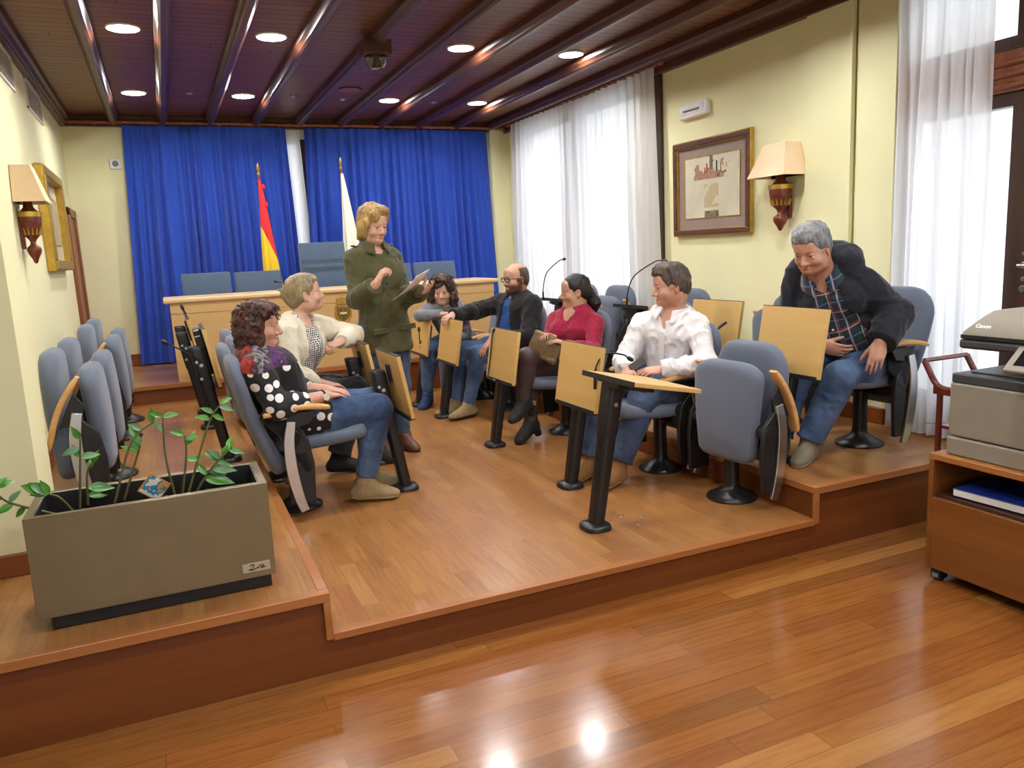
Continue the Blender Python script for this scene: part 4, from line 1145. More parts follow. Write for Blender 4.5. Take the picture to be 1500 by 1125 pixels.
def eyes(H, root, origin, iris, brow_m, look=(1, 0, 0), brow_t=1., closed=0.):
    im = plain('eye_iris', iris, .2)
    lk = H.R@unit(look); lf = frame(lk)
    for y in (-1, 1):
        c = H.p(.0795, y*.033, .0005); b = B(); r = .0122*H.s
        b.ball((0, 0, 0), r, 20)
        Rm = Matrix([[lf[0, 1], lf[0, 2], lf[0, 0]], [lf[1, 1], lf[1, 2], lf[1, 0]], [lf[2, 1], lf[2, 2], lf[2, 0]]])
        for v in b.bm.verts: v.co = Rm @ v.co + V(c-nv(origin))
        for f in b.bm.faces:
            d = (f.calc_center_median()-V(c-nv(origin))).normalized().dot(V(lk))
            f.material_index = 2 if d > .965 else 1 if d > .82 else 0
        o = b.done('eye', EYE[0], root, 0, 180); o.data.materials.append(im); o.data.materials.append(EYE[1])
        pts = [V(H.p(x, y*yy, z)-nv(origin)) for x, yy, z in ((.094, .013, .0185), (.0955, .022, .0225), (.091, .036, .0245), (.081, .050, .0195))]
        P = bez(pts, 5)
        B().tube(P, [(.0016+.0024*math.sin(PI*(.15+.8*i/(len(P)-1))))*brow_t*H.s for i in range(len(P))], 8, flat=(1, .8)).done('eyebrow', brow_m, root, 0, 180)
# ------------------------------------------------------------------ hands
def hand_prims(w, d, n, left, s=1., curl=(.35, .4, .45, .5), spread=.06, thumb=(.6, .7, .25), tcurl=.3, length=1.):
    """wrist w, pointing direction d, palm normal n (out of the palm)"""
    w, d = nv(w), unit(d); n = unit(nv(n)-d*(nv(n)@d)); l = np.cross(n, d)*(1 if left else -1)
    R = np.stack([d, l, n], 1); L = []
    L += [ell(w+d*.052*s, (.054*s, .040*s, .0155*s), R, .014), ell(w+d*.03*s+l*.016*s+n*.006*s, (.032*s, .018*s, .015*s), R, .012), cone(w-d*.02, w+d*.03*s, .0245*s, .024*s, .015, (n, .75))]
    K = []
    for i, (ln, r) in enumerate(((.070, .0084), (.078, .0086), (.072, .0082), (.057, .0072))):
        b = w+d*(.088-.004*abs(i-1.2))*s+l*(.030-.0195*i)*s
        a = spread*(1.4-i); dd = unit(d*math.cos(a)+l*math.sin(a)); c = curl[i]; ang = 0
        K.append(cone(b-d*.03*s, b, r*s, r*s, .006))
        for j, fr in enumerate((.46, .31, .25)):
            ang += c*(1 if j else .8)
            q = unit(dd*math.cos(ang)+n*math.sin(ang)); e = b+q*ln*fr*s*1.05
            K.append(cone(b, e, r*(1-.1*j)*s, r*(1-.1*(j+1))*s, .0028)); b = e
    L += K
    b = w+d*.022*s+l*.026*s+n*.004*s
    q = unit(d*thumb[0]+l*thumb[1]+n*thumb[2]); e = b+q*.042*s; L.append(cone(b, e, .0125*s, .0105*s, .008))
    q2 = unit(q+n*tcurl+d*tcurl*.6); e2 = e+q2*.030*s; L.append(cone(e, e2, .0102*s, .0094*s, .004)); q3 = unit(q2+n*tcurl*.6+d*tcurl*.6); L.append(cone(e2, e2+q3*.022*s, .0094*s, .0075*s, .003))
    return L
# ------------------------------------------------------------------ torso and limbs
class Body:
    """joints J (world): pelvis, neck, Rsh, Lsh, Relb, Lelb, Rwr, Lwr, Rkn, Lkn, Rank, Lank, Rtoe, Ltoe"""
    def __init__(s, J, male=False, fat=0., bust=1., hipw=.088, sh_r=.050, arm=1., leg=1., hipf=None, wid=1.):
        s.wid = wid
        s.J = {k: nv(v) for k, v in J.items()}; s.male, s.fat, s.bust, s.arm, s.leg, s.sh_r = male, fat, bust, arm, leg, sh_r
        j = s.J
        s.left = unit(j['Lsh']-j['Rsh']); s.up = unit(j['neck']-j['pelvis']); s.fwd = unit(np.cross(s.left, s.up)); s.left2 = np.cross(s.up, s.fwd)
        s.T = np.stack([s.fwd, s.left2, s.up], 1); s.len = np.linalg.norm(j['neck']-j['pelvis'])
        kn = (j['Rkn']+j['Lkn'])/2-j['pelvis']
        hf = nv(hipf) if hipf is not None else (kn if abs(kn[2]) < .3 else s.fwd)
        hf = unit(nv((hf[0], hf[1], 0))); s.hipf = hf; s.hipl = np.cross((0, 0, 1), hf)
        s.Rhip = j['pelvis']-s.hipl*hipw; s.Lhip = j['pelvis']+s.hipl*hipw; s.seated = abs(kn[2]) < .3
    def t(s, f, l, u): return s.J['pelvis']+s.up*s.len*u+s.fwd*f+s.left2*l
    def torso(s, neckr=.05):
        m = s.male; w = (.165 if m else .148)*s.wid; f = s.fat
        L = [ell(s.t(.0, 0, .74), (.108+.02*f, w+.015*f, .17), s.T, .04),
             ell(s.t(.012+.035*f, 0, .42), (.105+.055*f, ((.148 if m else .130)+.035*f)*s.wid, .16), s.T, .06)]
        Rp = np.stack([s.hipf, s.hipl, (0, 0, 1)], 1)
        L.append(ell(s.J['pelvis']+nv((0, 0, .015)), (.118+.03*f, (.168+.015*f)*s.wid, .115), Rp, .06))
        a, b = s.J['Rsh'], s.J['Lsh']; nk = s.J['neck']
        L += [cone(a, b, s.sh_r, s.sh_r, .035), cone(nk+(a-nk)*.25+s.up*.005, a+s.up*.012, .044, .036, .03), cone(nk+(b-nk)*.25+s.up*.005, b+s.up*.012, .044, .036, .03)]
        if s.bust and not m:
            for y in (-1, 1): L.append(ell(s.t(.085+.02*f, y*.072, .68), (.058*s.bust, .068, .070), s.T, .05))
        elif m:
            for y in (-1, 1): L.append(ell(s.t(.07, y*.08, .76), (.05, .075, .06), s.T, .05))
        return L
    def arm_p(s, side, upto=1., r0=1.):
        j = s.J; sh, el, wr = j[side+'sh'], j[side+'elb'], j[side+'wr']; k = s.arm*r0*(1.12 if s.male else 1)
        L = [cone(sh, el, .046*k, .038*k, .022), cone(sh, sh+(el-sh)*.3, .050*k, .046*k, .022)]
        e = el+(wr-el)*upto
        L.append(cone(el, e, .038*k, (.038-.012*upto)*k, .018)); L.append(ell(el+(wr-el)*.3, (.06*min(1, upto*2), .038*k, .037*k), frame(wr-el), .02) if upto > .4 else cone(el, e, .04*k, .04*k))
        return L
    def leg_p(s, side, upto=1., skirt=False):
        j = s.J; hp = s.Rhip if side == 'R' else s.Lhip; kn, an = j[side+'kn'], j[side+'ank']; k = s.leg
        L = [cone(hp, kn, .086*k, .060*k, .05), cone(hp, hp+(kn-hp)*.5, .090*k, .082*k, .05)]
        e = kn+(an-kn)*upto
        L += [cone(kn, e, .058*k, .058*k+(.038*k-.058*k)*upto, .03)]
        if upto > .4:
            back = -unit(np.cross(np.cross(an-kn, s.hipf), an-kn)); fr = frame(an-kn)
            c = kn+(an-kn)*.32+back*.014; L.append(ell(c, (.12, .052*k, .052*k), fr, .03))
        return L
    def foot_p(s, side, k=1.):
        j = s.J; A, T = j[side+'ank'], j[side+'toe']; d = unit(T-(A-nv((0, 0, .055)))); l = unit(np.cross((0, 0, 1), d)); fu = np.cross(d, l); S0 = A-fu*.085
        return [cone(A, S0+fu*.045-d*.015, .034, .026, .02), cone(A, S0+d*.07+fu*.036, .030, .024, .02), cone(S0+d*.03+fu*.036, S0+d*.14+fu*.03, .024, .020, .02)]
def shoe(b, side, k=1., high=0., heel=0., sole=None, toe_r=.036, wide=1.15):
    """upper shell prims and a sole; the foot runs from ankle to toe"""
    j = b.J; an, toe = j[side+'ank'], j[side+'toe']
    d = unit(toe-an-nv((0, 0, (toe-an)[2]))); l = nv((-d[1], d[0], 0))
    return an, toe, d, l
def fold_noise(amp=.004, f=14, stretch=(1, 1, .45)):
    st = nv(stretch)
    def g(P):
        Q = P*st; w = vnoise(Q+9.1, f*.6)[:, None]*.045
        r1 = 1-2.2*np.abs(vnoise(Q+w, f*1.15)); r2 = 1-2.2*np.abs(vnoise(Q*nv((1, 1, 1.6))+w+4.7, f*2.1))
        return amp*(.75*r1*np.abs(r1)+.4*r2+.5*vnoise(Q+3.3, f*.7)-.15)
    return g
def cloth_part(name, prims, m, root, origin, infl, h=.007, amp=.004, f=14, stretch=(1, 1, .5)):
    return mesh(name, build(prims, h, infl, disp=fold_noise(amp*(1.5 if amp > .003 else 1), f, stretch) if amp else None), m, root, origin)
# ------------------------------------------------------------------ garments and hair
def cuff_cut(w, d, r=.10, k=.004):
    w, d = nv(w), unit(d)
    return wedge(lambda P: np.maximum(-((P-w)@d), np.linalg.norm(P-w, axis=1)-r), k)
def neck_cut(b, H, r=.060, fr=.02, v=0.):
    L = [cone(b.J['neck']-b.up*.02+b.fwd*fr, H.p(-.01, 0, -.04), r, r, .006, None, 's')]
    if v: L.append(cone(b.J['neck']+b.fwd*.05, b.J['neck']+b.fwd*.10-b.up*v, r*.95, .008, .006, None, 's'))
    return L
def open_front(b, w0, w1, l0=0., u0=-.6, fmin=.0, k=.006):
    def fn(P):
        q = P-b.J['pelvis']; f, l, u = q@b.fwd, q@b.left2, (q@b.up)/b.len
        w = w0+(w1-w0)*np.clip(u, u0, 1.1)
        return np.maximum(fmin-f, np.abs(l-l0)-w)
    return wedge(fn, k)
def hem_cut(b, u, fw=0.): return half(b.J['pelvis']+b.up*b.len*u, -b.up-b.fwd*fw, 'i')
def trousers(b, m, root, O, infl=.010, waist=.22, cut=(.0, .0), h=.0065, amp=.004, name='trousers', ank=(1., 1.), loose=0.):
    L = []
    Rp = np.stack([b.hipf, b.hipl, (0, 0, 1)], 1)
    L.append(ell(b.J['pelvis']+nv((0, 0, .01)), (.118, .170, .115), Rp, .06))
    for sd, a in zip('RL', ank):
        L += b.leg_p(sd, a)
        if loose: 
            kn, an = b.J[sd+'kn'], b.J[sd+'ank']; L.append(cone(kn, kn+(an-kn)*a, .052+loose, .050+loose, .03))
    for sd, a in zip('RL', ank):
        kn, an = b.J[sd+'kn'], b.J[sd+'ank']; d = an-kn; L.append(cuff_cut(kn+d*a, d, .12))
    return cloth_part(name, L, m, root, O, infl, h, amp, 11, (1, 1, .8))
def shoes(b, m, ms, root, O, boot=.03, heel=0., sides='RL', name='shoe', k=1., h=.0055):
    for sd in sides:
        A, T, K = b.J[sd+'ank'], b.J[sd+'toe'], b.J[sd+'kn']
        d = unit(T-(A-nv((0, 0, .055)))); l = unit(np.cross((0, 0, 1), d)); fu = np.cross(d, l); us = unit(K-A)
        S0 = A-fu*.085*k; R = np.stack([d, l, fu], 1)
        base = [ell(S0+fu*.034*k-d*.022, (.054*k, .035*k, .042*k), R, .025), ell(S0+fu*.030*k+d*.07, (.085*k, .041*k, .036*k), R, .03), ell(S0+fu*.026*k+d*.135*k, (.060*k, .041*k, .030*k), R, .025)]
        up = base+[cone(A+us*boot, S0+fu*.045-d*.008, .047*k, .041*k, .025), cone(A+d*.005, S0+d*.09+fu*.038, .038*k, .032*k, .03)]
        up += [half(S0+fu*.012, -fu, 'i'), cuff_cut(A+us*boot, us, .09)]
        o = cloth_part(name, up, m, root, O, .003, h, .0015, 25)
        so = [dict(p) for p in base]+[half(S0-fu*.0, -fu, 'i'), half(S0+fu*.018, fu, 'i')]
        if heel: so = so[:-2]+[cone(S0-d*.035+fu*.02, S0-d*.04-fu*heel, .026, .019, .01), half(S0-fu*heel, -fu, 'i'), half(S0+fu*.018, fu, 'i'), ]
        mesh('sole', build(so, .005, .006), ms, o, O)
        # laces
        if not heel:
            bb = B()
            for i in range(4):
                c = S0+d*(.045+.018*i)+fu*(.082-.011*i)*k
                bb.tube([V(c-l*.018-nv(O)-fu*.006), V(c+fu*.002-nv(O)), V(c+l*.018-nv(O)-fu*.006)], .0022, 6)
            bb.done('laces', ms, o)
def collar(b, H, m, root, O, r=.064, open_=.5, wdt=.05, drop=.035, lean=.25, thick=.004):
    ax = unit(H.p(-.02, 0, -.06)-b.J['neck']); f = unit(b.fwd-ax*(b.fwd@ax)); l = np.cross(ax, f); c = b.J['neck']+b.fwd*.010+ax*.022-nv(O)
    prof = [(0, .0), (-.004, .03), (.002, .038), (.010, .034), (wdt*.5, .034-drop*.55), (wdt*.55+.004, .034-drop)]
    bb = B()
    def fn(u, v):
        a = open_+(2*PI-2*open_)*u; i = v*(len(prof)-1); k = min(len(prof)-2, int(i)); t = i-k
        dr = prof[k][0]*(1-t)+prof[k+1][0]*t; z = prof[k][1]*(1-t)+prof[k+1][1]*t
        fr = (abs(2*u-1))**3                     # collar points drop at the front
        rr = r+dr*(1+.3*fr); z = z-.030*fr-(.022*fr if v > .6 else 0)
        q = c+f*math.cos(a)*rr*1.02+l*math.sin(a)*rr+ax*z
        return q
    bb.grid(fn, 48, 14)
    o = bb.done('collar', m, root, 0, 180); s = o.modifiers.new('solid', 'SOLIDIFY'); s.thickness = thick; s.offset = 0
    return o
def hair_mat(name, c1, c2, H=None, streak=None):
    t = NT(name); p = t.pos()
    f = t.noise(t.scale(p, (150, 150, 14)), 1.0, 3, .6); g = t.noise(p, 14, 2)
    k = t.math('ADD', t.math('MULTIPLY', f, .6), t.math('MULTIPLY', g, .4))
    st = [(.36, c1), (.62, c2)] + ([(.75, streak)] if streak else [])
    t.P(col=t.ramp(k, st), rough=.45, spec=.45)
    t.bump(f, .5, .004)
    return t.m
def strand_disp(H, amp=.004, fz=10, fx=95, lump=0., lf=30):
    def f(P):
        q = H.loc(P)
        r = amp*vnoise(q*nv((fx, fx, fz)), 1.)+amp*.6*vnoise(q*nv((fx*.4, fx*.4, fz*.7))+5, 1.)
        if lump: r = r+lump*vnoise(q, lf)+lump*.5*vnoise(q+7, lf*2)
        return r
    return f
def hair(H, prims, m, root, O, disp, h=.0045, name='hair'):
    pq = build(prims, h, 0., disp=disp); mesh(name, pq, m, root, O); return pq
def curls(pq, H, O, m, root, n=260, L=.07, r=.009, seed=1, zmin=-9):
    rn = random.Random(seed); b = B(); P = pq[0]; c0 = P.mean(0)
    for _ in range(n):
        p = P[rn.randrange(len(P))]; q = H.loc(p[None])[0]
        if q[0] > .045 and abs(q[1]) < .06 and q[2] < .07: continue
        out = unit(p-H.p(-.02, 0, .02)); dn = unit(nv((0, 0, -1))+out*.25+nv((rn.uniform(-.4, .4), rn.uniform(-.4, .4), 0)))
        if q[2] > .07: dn = unit(dn-out*(dn@out)+out*.1)
        s1 = unit(np.cross(dn, out+nv((.01, .02, .03)))); s2 = np.cross(dn, s1); ph = rn.uniform(0, 6.28); ln = L*rn.uniform(.5, 1.15); rr = r*rn.uniform(.5, 1.2); tn = rn.uniform(1.2, 2.6)
        pts = []
        for i in range(13):
            t = i/12; a = ph+tn*2*PI*t
            pts.append(V(p-out*.004+dn*(ln*(t-.35))+(s1*math.cos(a)+s2*math.sin(a))*rr*(.4+.6*t)-nv(O)))
        b.tube(pts, [.0034*(1-.6*abs(2*i/12-1)**2) for i in range(13)], 5)
    return b.done('hair_curls', m, root, 0, 180)
def body(b, H, name, label, head, hands, skin, beard=None, feet=True, floor=H1, h=.0045, neckr=.050, extra=(), cat='person', lips=(.86, .52, .52)):
    O = V((b.J['pelvis'][0], b.J['pelvis'][1], floor))
    root = thing('person', label, cat, O)
    L = b.torso()+[cone(b.J['neck']-b.up*.03, H.p(-.022, 0, -.055), neckr*1.08, neckr, .03)]
    for sd in 'RL': L += b.arm_p(sd)+b.leg_p(sd)+b.foot_p(sd)
    L += list(extra)+head+hands
    o = mesh('body', build(L, h), skin, root, O)
    tint(o, H, O, beard=beard, lips=lips)
    return root, O
denim = lambda n, c, v=.22: fabric(n, c, var=v, scale=260, rough=.9, sheen=.1, bump=.2)
def jeans_mat(name, dark, light):
    t = NT(name); p = t.pos(); g = t.noise(p, 5, 3); f = t.noise(t.scale(p, (300, 300, 120)), 1, 2)
    k = t.math('ADD', t.math('MULTIPLY', g, .75), t.math('MULTIPLY', f, .25))
    t.P(col=t.ramp(k, [(.36, dark), (.62, light)]), rough=.9, spec=.2, sheen=.1)
    w = t.noise(t.scale(p, (17, 17, 13)), 1, 1.5, .45); t.bump(t.math('MULTIPLY', t.math('ABSOLUTE', t.math('SUBTRACT', w, .5)), -1.0), .3, .03)
    return t.m
JEANS = jeans_mat('jeans_mid', sr(44, 62, 94), sr(88, 110, 146))
JEANS_D = jeans_mat('jeans_dark', sr(26, 44, 78), sr(58, 84, 126))
JEANS_G = jeans_mat('jeans_grey_blue', sr(32, 42, 64), sr(84, 100, 130))
SUEDE = plain('tan_suede', sr(150, 130, 94), .9, var=.12, nscale=30); SOLE = plain('rubber_sole', sr(166, 150, 116), .8)
SOLE_D = plain('dark_sole', sr(30, 26, 24), .7)
cloth = lambda *a, **k: fabric(*a, crease=.32, **k)
BLACKC = cloth('black_cloth', (.010, .010, .011), .2, 300); BOOT = plain('black_suede', (.010, .010, .011), .75, var=.3)
S_A = skin_mat('skin_fair', sr(206, 162, 140)); S_B = skin_mat('skin_rosy', sr(200, 152, 130)); S_C = skin_mat('skin_olive', sr(186, 142, 114))

# ---- woman in polka dots (left row, nearest) --------------------------------------------------
H = Head((.425, 4.27, 1.165), (.93, -.37, -.03), .98)
b = Body(dict(pelvis=(.52, 4.29, .665), neck=(.385, 4.28, 1.03), Rsh=(.375, 4.125, .965), Lsh=(.41, 4.44, .965), Relb=(.455, 4.035, .765), Lelb=(.56, 4.52, .79),
              Rwr=(.705, 4.12, .785), Lwr=(.76, 4.36, .775), Rkn=(.995, 4.18, .665), Lkn=(1.03, 4.37, .675), Rank=(.885, 4.17, .262), Lank=(.95, 4.37, .262),
              Rtoe=(1.08, 4.14, .19), Ltoe=(1.15, 4.37, .20)), fat=.55, bust=1.1, arm=1.15, leg=1.12)
hd = hand_prims(b.J['Rwr'], (.86, .45, -.10), (.05, .1, -1), False, .92, (.25, .3, .3, .3), .03, (.8, .5, .2)) + hand_prims(b.J['Lwr'], (.8, -.6, -.05), (.05, 0, -1), True, .92, (.3, .35, .35, .35), .03)
root, O = body(b, H, 'person', 'seated woman with dark reddish curly hair in a black polka dot top and jeans', head_prims(H, jowl=.7), hd, S_B)
HM = hair_mat('hair_auburn', sr(36, 20, 18), sr(84, 46, 38)); eyes(H, root, O, sr(90, 64, 40), HM, brow_t=.8)
t = NT('polka_and_flowers'); p = t.pos(); x, y, z = t.sep(p)
vo = t.n('TexVoronoi', {'Vector': t.comb(t.math('MULTIPLY', x, 15.5), t.math('MULTIPLY', y, 3.0), t.math('MULTIPLY', z, 15.5)), 'Scale': 1.0, 'Randomness': .45})
dots = t.math('LESS_THAN', vo.outputs['Distance'], .34)
c = t.mix(dots, (.010, .010, .012), (.80, .77, .78))
nf = t.noise(t.scale(p, (16, 16, 16)), 1, 3, .6)
fl = t.ramp(t.math('ADD', t.math('MULTIPLY', nf, .55), t.math('MULTIPLY_ADD', x, 1.3, .38)), [(.28, sr(20, 17, 20)), (.33, sr(176, 46, 36)), (.39, sr(120, 36, 36)), (.42, sr(36, 30, 34)), (.48, sr(130, 128, 132)), (.52, sr(34, 32, 38)), (.60, sr(88, 40, 100)), (.66, sr(24, 20, 26))])
top = t.math('GREATER_THAN', t.math('ADD', z, t.math('MULTIPLY', t.noise(p, 9, 2), .12)), .865)
c = t.mix(top, c, fl)
t.P(col=c, rough=.7, sheen=.1, spec=.3); t.bump(t.noise(p, 18, 2), .25, .02)
L = b.torso()+b.arm_p('R', .55, 1.08)+b.arm_p('L', .55, 1.08)
for sd in 'RL':
    hp = b.Rhip if sd == 'R' else b.Lhip; L.append(cone(hp, hp+(b.J[sd+'kn']-hp)*.34, .116, .112, .04))
L += neck_cut(b, H, .062, .02, .07)
for sd in 'RL': d = b.J[sd+'wr']-b.J[sd+'elb']; L.append(cuff_cut(b.J[sd+'elb']+d*.62, d, .09))
cloth_part('blouse', L, t.m, root, O, .012, .0065, .005, 11, (1, 1, .6))
trousers(b, JEANS, root, O, .012, .15, ank=(.90, .90))
shoes(b, SUEDE, SOLE, root, O, .05)
# black scarf ends hanging beside the armrest
L = [cone((.50, 4.03, .60), (.57, 4.02, .45), .045, .03, .02, ((0, 1, 0), .5)), cone((.42, 4.06, .72), (.52, 4.03, .60), .06, .05, .02, ((0, 1, 0), .5))]
cloth_part('jacket_hem', L, BLACKC, root, O, 0, .006, .005, 20)
w = b.J['Rwr']; d = unit(b.J['Rwr']-b.J['Relb']); fr = frame(d)
bb = B(); bb.tube([V(w-d*.012+(fr[:, 1]*math.cos(a)+fr[:, 2]*math.sin(a))*.031-nv(O)) for a in [2*PI*i/20 for i in range(21)]], .006, 8, flat=(1, 1)); wo = bb.done('watch', BLACKC, root)
c = w-d*.012-fr[:, 1]*.034-nv(O)
bb = B(); bb.cyl(V(c), V(c-fr[:, 1]*.006), .018, seg=20).done('watch_face', plain('watch_dial', sr(225, 222, 210), .2), wo)
L = [H.e((-.022, 0, .042), (.108, .092, .100), .03), H.e((-.055, 0, -.035), (.078, .095, .12), .04), H.e((-.01, .07, -.05), (.058, .036, .10), .03), H.e((-.01, -.07, -.05), (.058, .036, .10), .03), H.e((.04, 0, .100), (.06, .07, .03), .03), H.e((-.05, 0, -.12), (.06, .08, .05), .03),
     H.e((.105, -.01, -.035), (.075, .058, .095), .02, 's')]
L += [H.e((.055, .05, .06), (.028, .028, .04), .02), H.e((.06, -.045, .066), (.024, .028, .032), .02)]
pq = hair(H, L, HM, root, O, strand_disp(H, .003, 14, 70, .009, 34)); curls(pq, H, O, HM, root, 330, .06, .007, 2)

# ---- woman in the cream cardigan ---------------------------------------------------------------
H = Head((.775, 4.93, 1.285), (.985, -.05, .14), .95)
b = Body(dict(pelvis=(.63, 4.96, .665), neck=(.715, 4.94, 1.125), Rsh=(.635, 4.80, 1.06), Lsh=(.855, 5.05, 1.07), Relb=(.625, 4.70, .83), Lelb=(1.075, 5.02, 1.005),
              Rwr=(.835, 4.79, .735), Lwr=(.955, 4.83, .985), Rkn=(1.03, 4.87, .675), Lkn=(1.06, 5.06, .675), Rank=(.875, 4.84, .255), Lank=(1.12, 4.93, .25),
              Rtoe=(1.06, 4.80, .19), Ltoe=(1.31, 4.86, .19)), fat=.1, arm=.98)
hd = hand_prims(b.J['Rwr'], (.9, .3, -.15), (0, .1, -1), False, .9, (.2, .25, .3, .3), .04) + hand_prims(b.J['Lwr'], (-.85, -.5, -.15), (-.2, .2, -1), True, .92, (.75, .85, .9, .9), .0, (.7, .4, .5), .5)
root, O = body(b, H, 'person', 'seated woman with pinned up blonde hair in a cream cardigan, elbow on a desk', head_prims(H), hd, S_A)
HM = hair_mat('hair_ash_blonde', sr(98, 82, 62), sr(164, 144, 108), streak=sr(204, 188, 150)); eyes(H, root, O, sr(90, 100, 100), HM, brow_t=.7)
t = NT('lattice_print'); p = t.pos()
a_ = t.n('TexChecker', {'Vector': p, 'Scale': 78.0, 'Color1': (.02, .02, .03, 1), 'Color2': (.80, .79, .76, 1)})
vo = t.n('TexVoronoi', {'Vector': p, 'Scale': 74.0, 'Randomness': .10})
t.P(col=t.mix(t.math('LESS_THAN', vo.outputs['Distance'], .47), (.80, .79, .76), (.02, .02, .035)), rough=.7)
cloth_part('blouse', b.torso()+neck_cut(b, H, .062, .025, .13)+[hem_cut(b, -.12)], t.m, root, O, .008, .0065, .004, 13)
CARD = cloth('cream_knit', sr(216, 208, 186), .06, 420, .95, .3, .4)
L = b.torso()+b.arm_p('R', 1., 1.06)+b.arm_p('L', 1., 1.06)
L += [cone(b.Rhip, b.Rhip+nv((.10, -.02, -.03)), .13, .12, .05), cone(b.J['Relb'], b.J['Rwr'], .045, .036, .02)]
L += neck_cut(b, H, .066, .02)+[open_front(b, .10, .07, -.005), cuff_cut(b.J['Rwr']+nv((-.01, 0, 0)), b.J['Rwr']-b.J['Relb']), cuff_cut(b.J['Lwr'], b.J['Lwr']-b.J['Lelb'], .08), hem_cut(b, -.25)]
cloth_part('cardigan', L, CARD, root, O, .019, .0065, .006, 12, (1, 1, .5))
trousers(b, cloth('charcoal_trousers', (.012, .012, .014), .2), root, O, .010, .1, ank=(.93, .93), loose=.01)
shoes(b, BOOT, SOLE_D, root, O, .10, name='boot')
L = [H.e((-.016, 0, .044), (.106, .086, .096), .03), H.e((-.048, 0, -.028), (.056, .068, .055), .03), H.e((-.030, 0, .004), (.080, .0815, .075), .02), H.e((-.095, 0, .01), (.040, .045, .05), .03), H.e((-.075, 0, -.03), (.035, .055, .05), .03), H.e((.03, .03, .095), (.06, .05, .035), .03),
     H.e((.105, 0, -.03), (.068, .09, .098), .015, 's'), H.e((.0, .085, -.012), (.028, .02, .036), .01, 's'), H.e((.0, -.085, -.012), (.028, .02, .036), .01, 's')]
L += [H.cn((-.10, .0, .03), (-.150, .01, .062), .022, .008, .02), H.cn((-.11, 0, .0), (-.145, .0, .02), .016, .008, .02), H.e((.072, .01, .082), (.03, .06, .024), .02)]
hair(H, L, HM, root, O, strand_disp(H, .003, 8, 100, .001, 40))

# ---- standing woman in the olive jacket --------------------------------------------------------
H = Head((1.297, 5.185, 1.695), (.36, -.90, -.20), 1.0, roll=.03, wide=.92)
b = Body(dict(pelvis=(1.325, 5.22, 1.0), neck=(1.292, 5.215, 1.545), Rsh=(1.160, 5.17, 1.475), Lsh=(1.425, 5.245, 1.475), Relb=(1.120, 5.05, 1.225), Lelb=(1.475, 5.19, 1.215),
              Rwr=(1.215, 4.875, 1.325), Lwr=(1.512, 4.965, 1.245), Rkn=(1.285, 5.18, .60), Lkn=(1.42, 5.22, .60), Rank=(1.275, 5.20, .245), Lank=(1.415, 5.235, .245),
              Rtoe=(1.31, 4.99, .18), Ltoe=(1.46, 5.03, .18)), fat=.05, hipf=(.3, -.95, 0), leg=.92, hipw=.075, wid=.86)
hd = hand_prims(b.J['Rwr'], (.45, -.22, .85), (.75, .1, -.40), False, .95, (.75, .85, .95, .95), .04, (.7, .55, .55), .35)
hd += hand_prims(b.J['Lwr'], (.55, -.8, .22), (-.5, -.2, .85), True, .92, (.35, .45, .5, .5), .05, (.6, .55, .6), .2)
root, O = body(b, H, 'person', 'standing woman with short blonde hair in an olive jacket, holding a sheet of paper', head_prims(H, mouth_open=.6), hd, S_A)
HM = hair_mat('hair_golden_blonde', sr(122, 92, 50), sr(196, 162, 100), streak=sr(220, 192, 134)); eyes(H, root, O, sr(70, 80, 76), hair_mat('brow_brown', sr(90, 62, 40), sr(120, 86, 56)), (1, -.1, -.25), .8)
OLV = cloth('olive_cotton', sr(80, 79, 52), .12, 200, .9, .15, .2)
L = b.torso()+b.arm_p('R', 1., 1.04)+b.arm_p('L', 1., 1.04)
L += [cone(b.J['Relb'], b.J['Rwr'], .046, .042, .02), cone(b.J['Lelb'], b.J['Lwr'], .046, .042, .02)]
for f, l, u, r in ((.02, .055, -.05, .085), (.02, -.055, -.05, .085), (-.02, 0, -.05, .10)): L.append(cone(b.t(f, l, .3), b.t(f*1.3, l*1.25, u-.17), r*.95, r*1.12, .06))
L += neck_cut(b, H, .058, .02, .10)+[half(b.J['pelvis']-nv((0, 0, .14)), (0, 0, -1), 'i'), cuff_cut(b.J['Rwr']+unit(b.J['Relb']-b.J['Rwr'])*.03, b.J['Rwr']-b.J['Relb'], .115), cuff_cut(b.J['Lwr']+unit(b.J['Lelb']-b.J['Lwr'])*.02, b.J['Lwr']-b.J['Lelb'], .07)]
jk = cloth_part('jacket', L, OLV, root, O, .016, .0065, .006, 10, (1, 1, .5))
collar(b, H, OLV, root, O, .070, .42, .062, .05)
OLD = cloth('olive_seam', sr(58, 58, 38), .1, 200)
def patch(b, f, l, u, w, h_, m, root, O, name, thick=.012, tilt=0.):
    c = b.t(f, l, u)-nv(O); R = Matrix([list(r) for r in b.T]) @ Euler((0, tilt, 0)).to_matrix()
    return B().box(V(c), (thick, w, h_), R).done(name, m, root, .003)
for s in (-1, 1):
    patch(b, .142, s*.085, .64, .105, .030, OLV, root, O, 'pocket_flap', .016, -.05)
    patch(b, .152, s*.10, .02, .12, .035, OLV, root, O, 'pocket_flap', .016)
    sh = b.J['Rsh' if s < 0 else 'Lsh']; nk = b.J['neck']; q = nk+(sh-nk)*.72+b.up*.062-nv(O)
    B().box(V(q), (.045, .11, .008), Matrix([list(r) for r in frame(b.fwd, s*.22)])).done('epaulette', OLV, root, .003)
bb = B()
for u in (.2, .33, .46, .58): bb.ball(V(b.t(.152-.02*abs(u-.5), -.012, u)-nv(O)), .007, 8)
bb.done('buttons', MT['brass'], root)
bb = B()
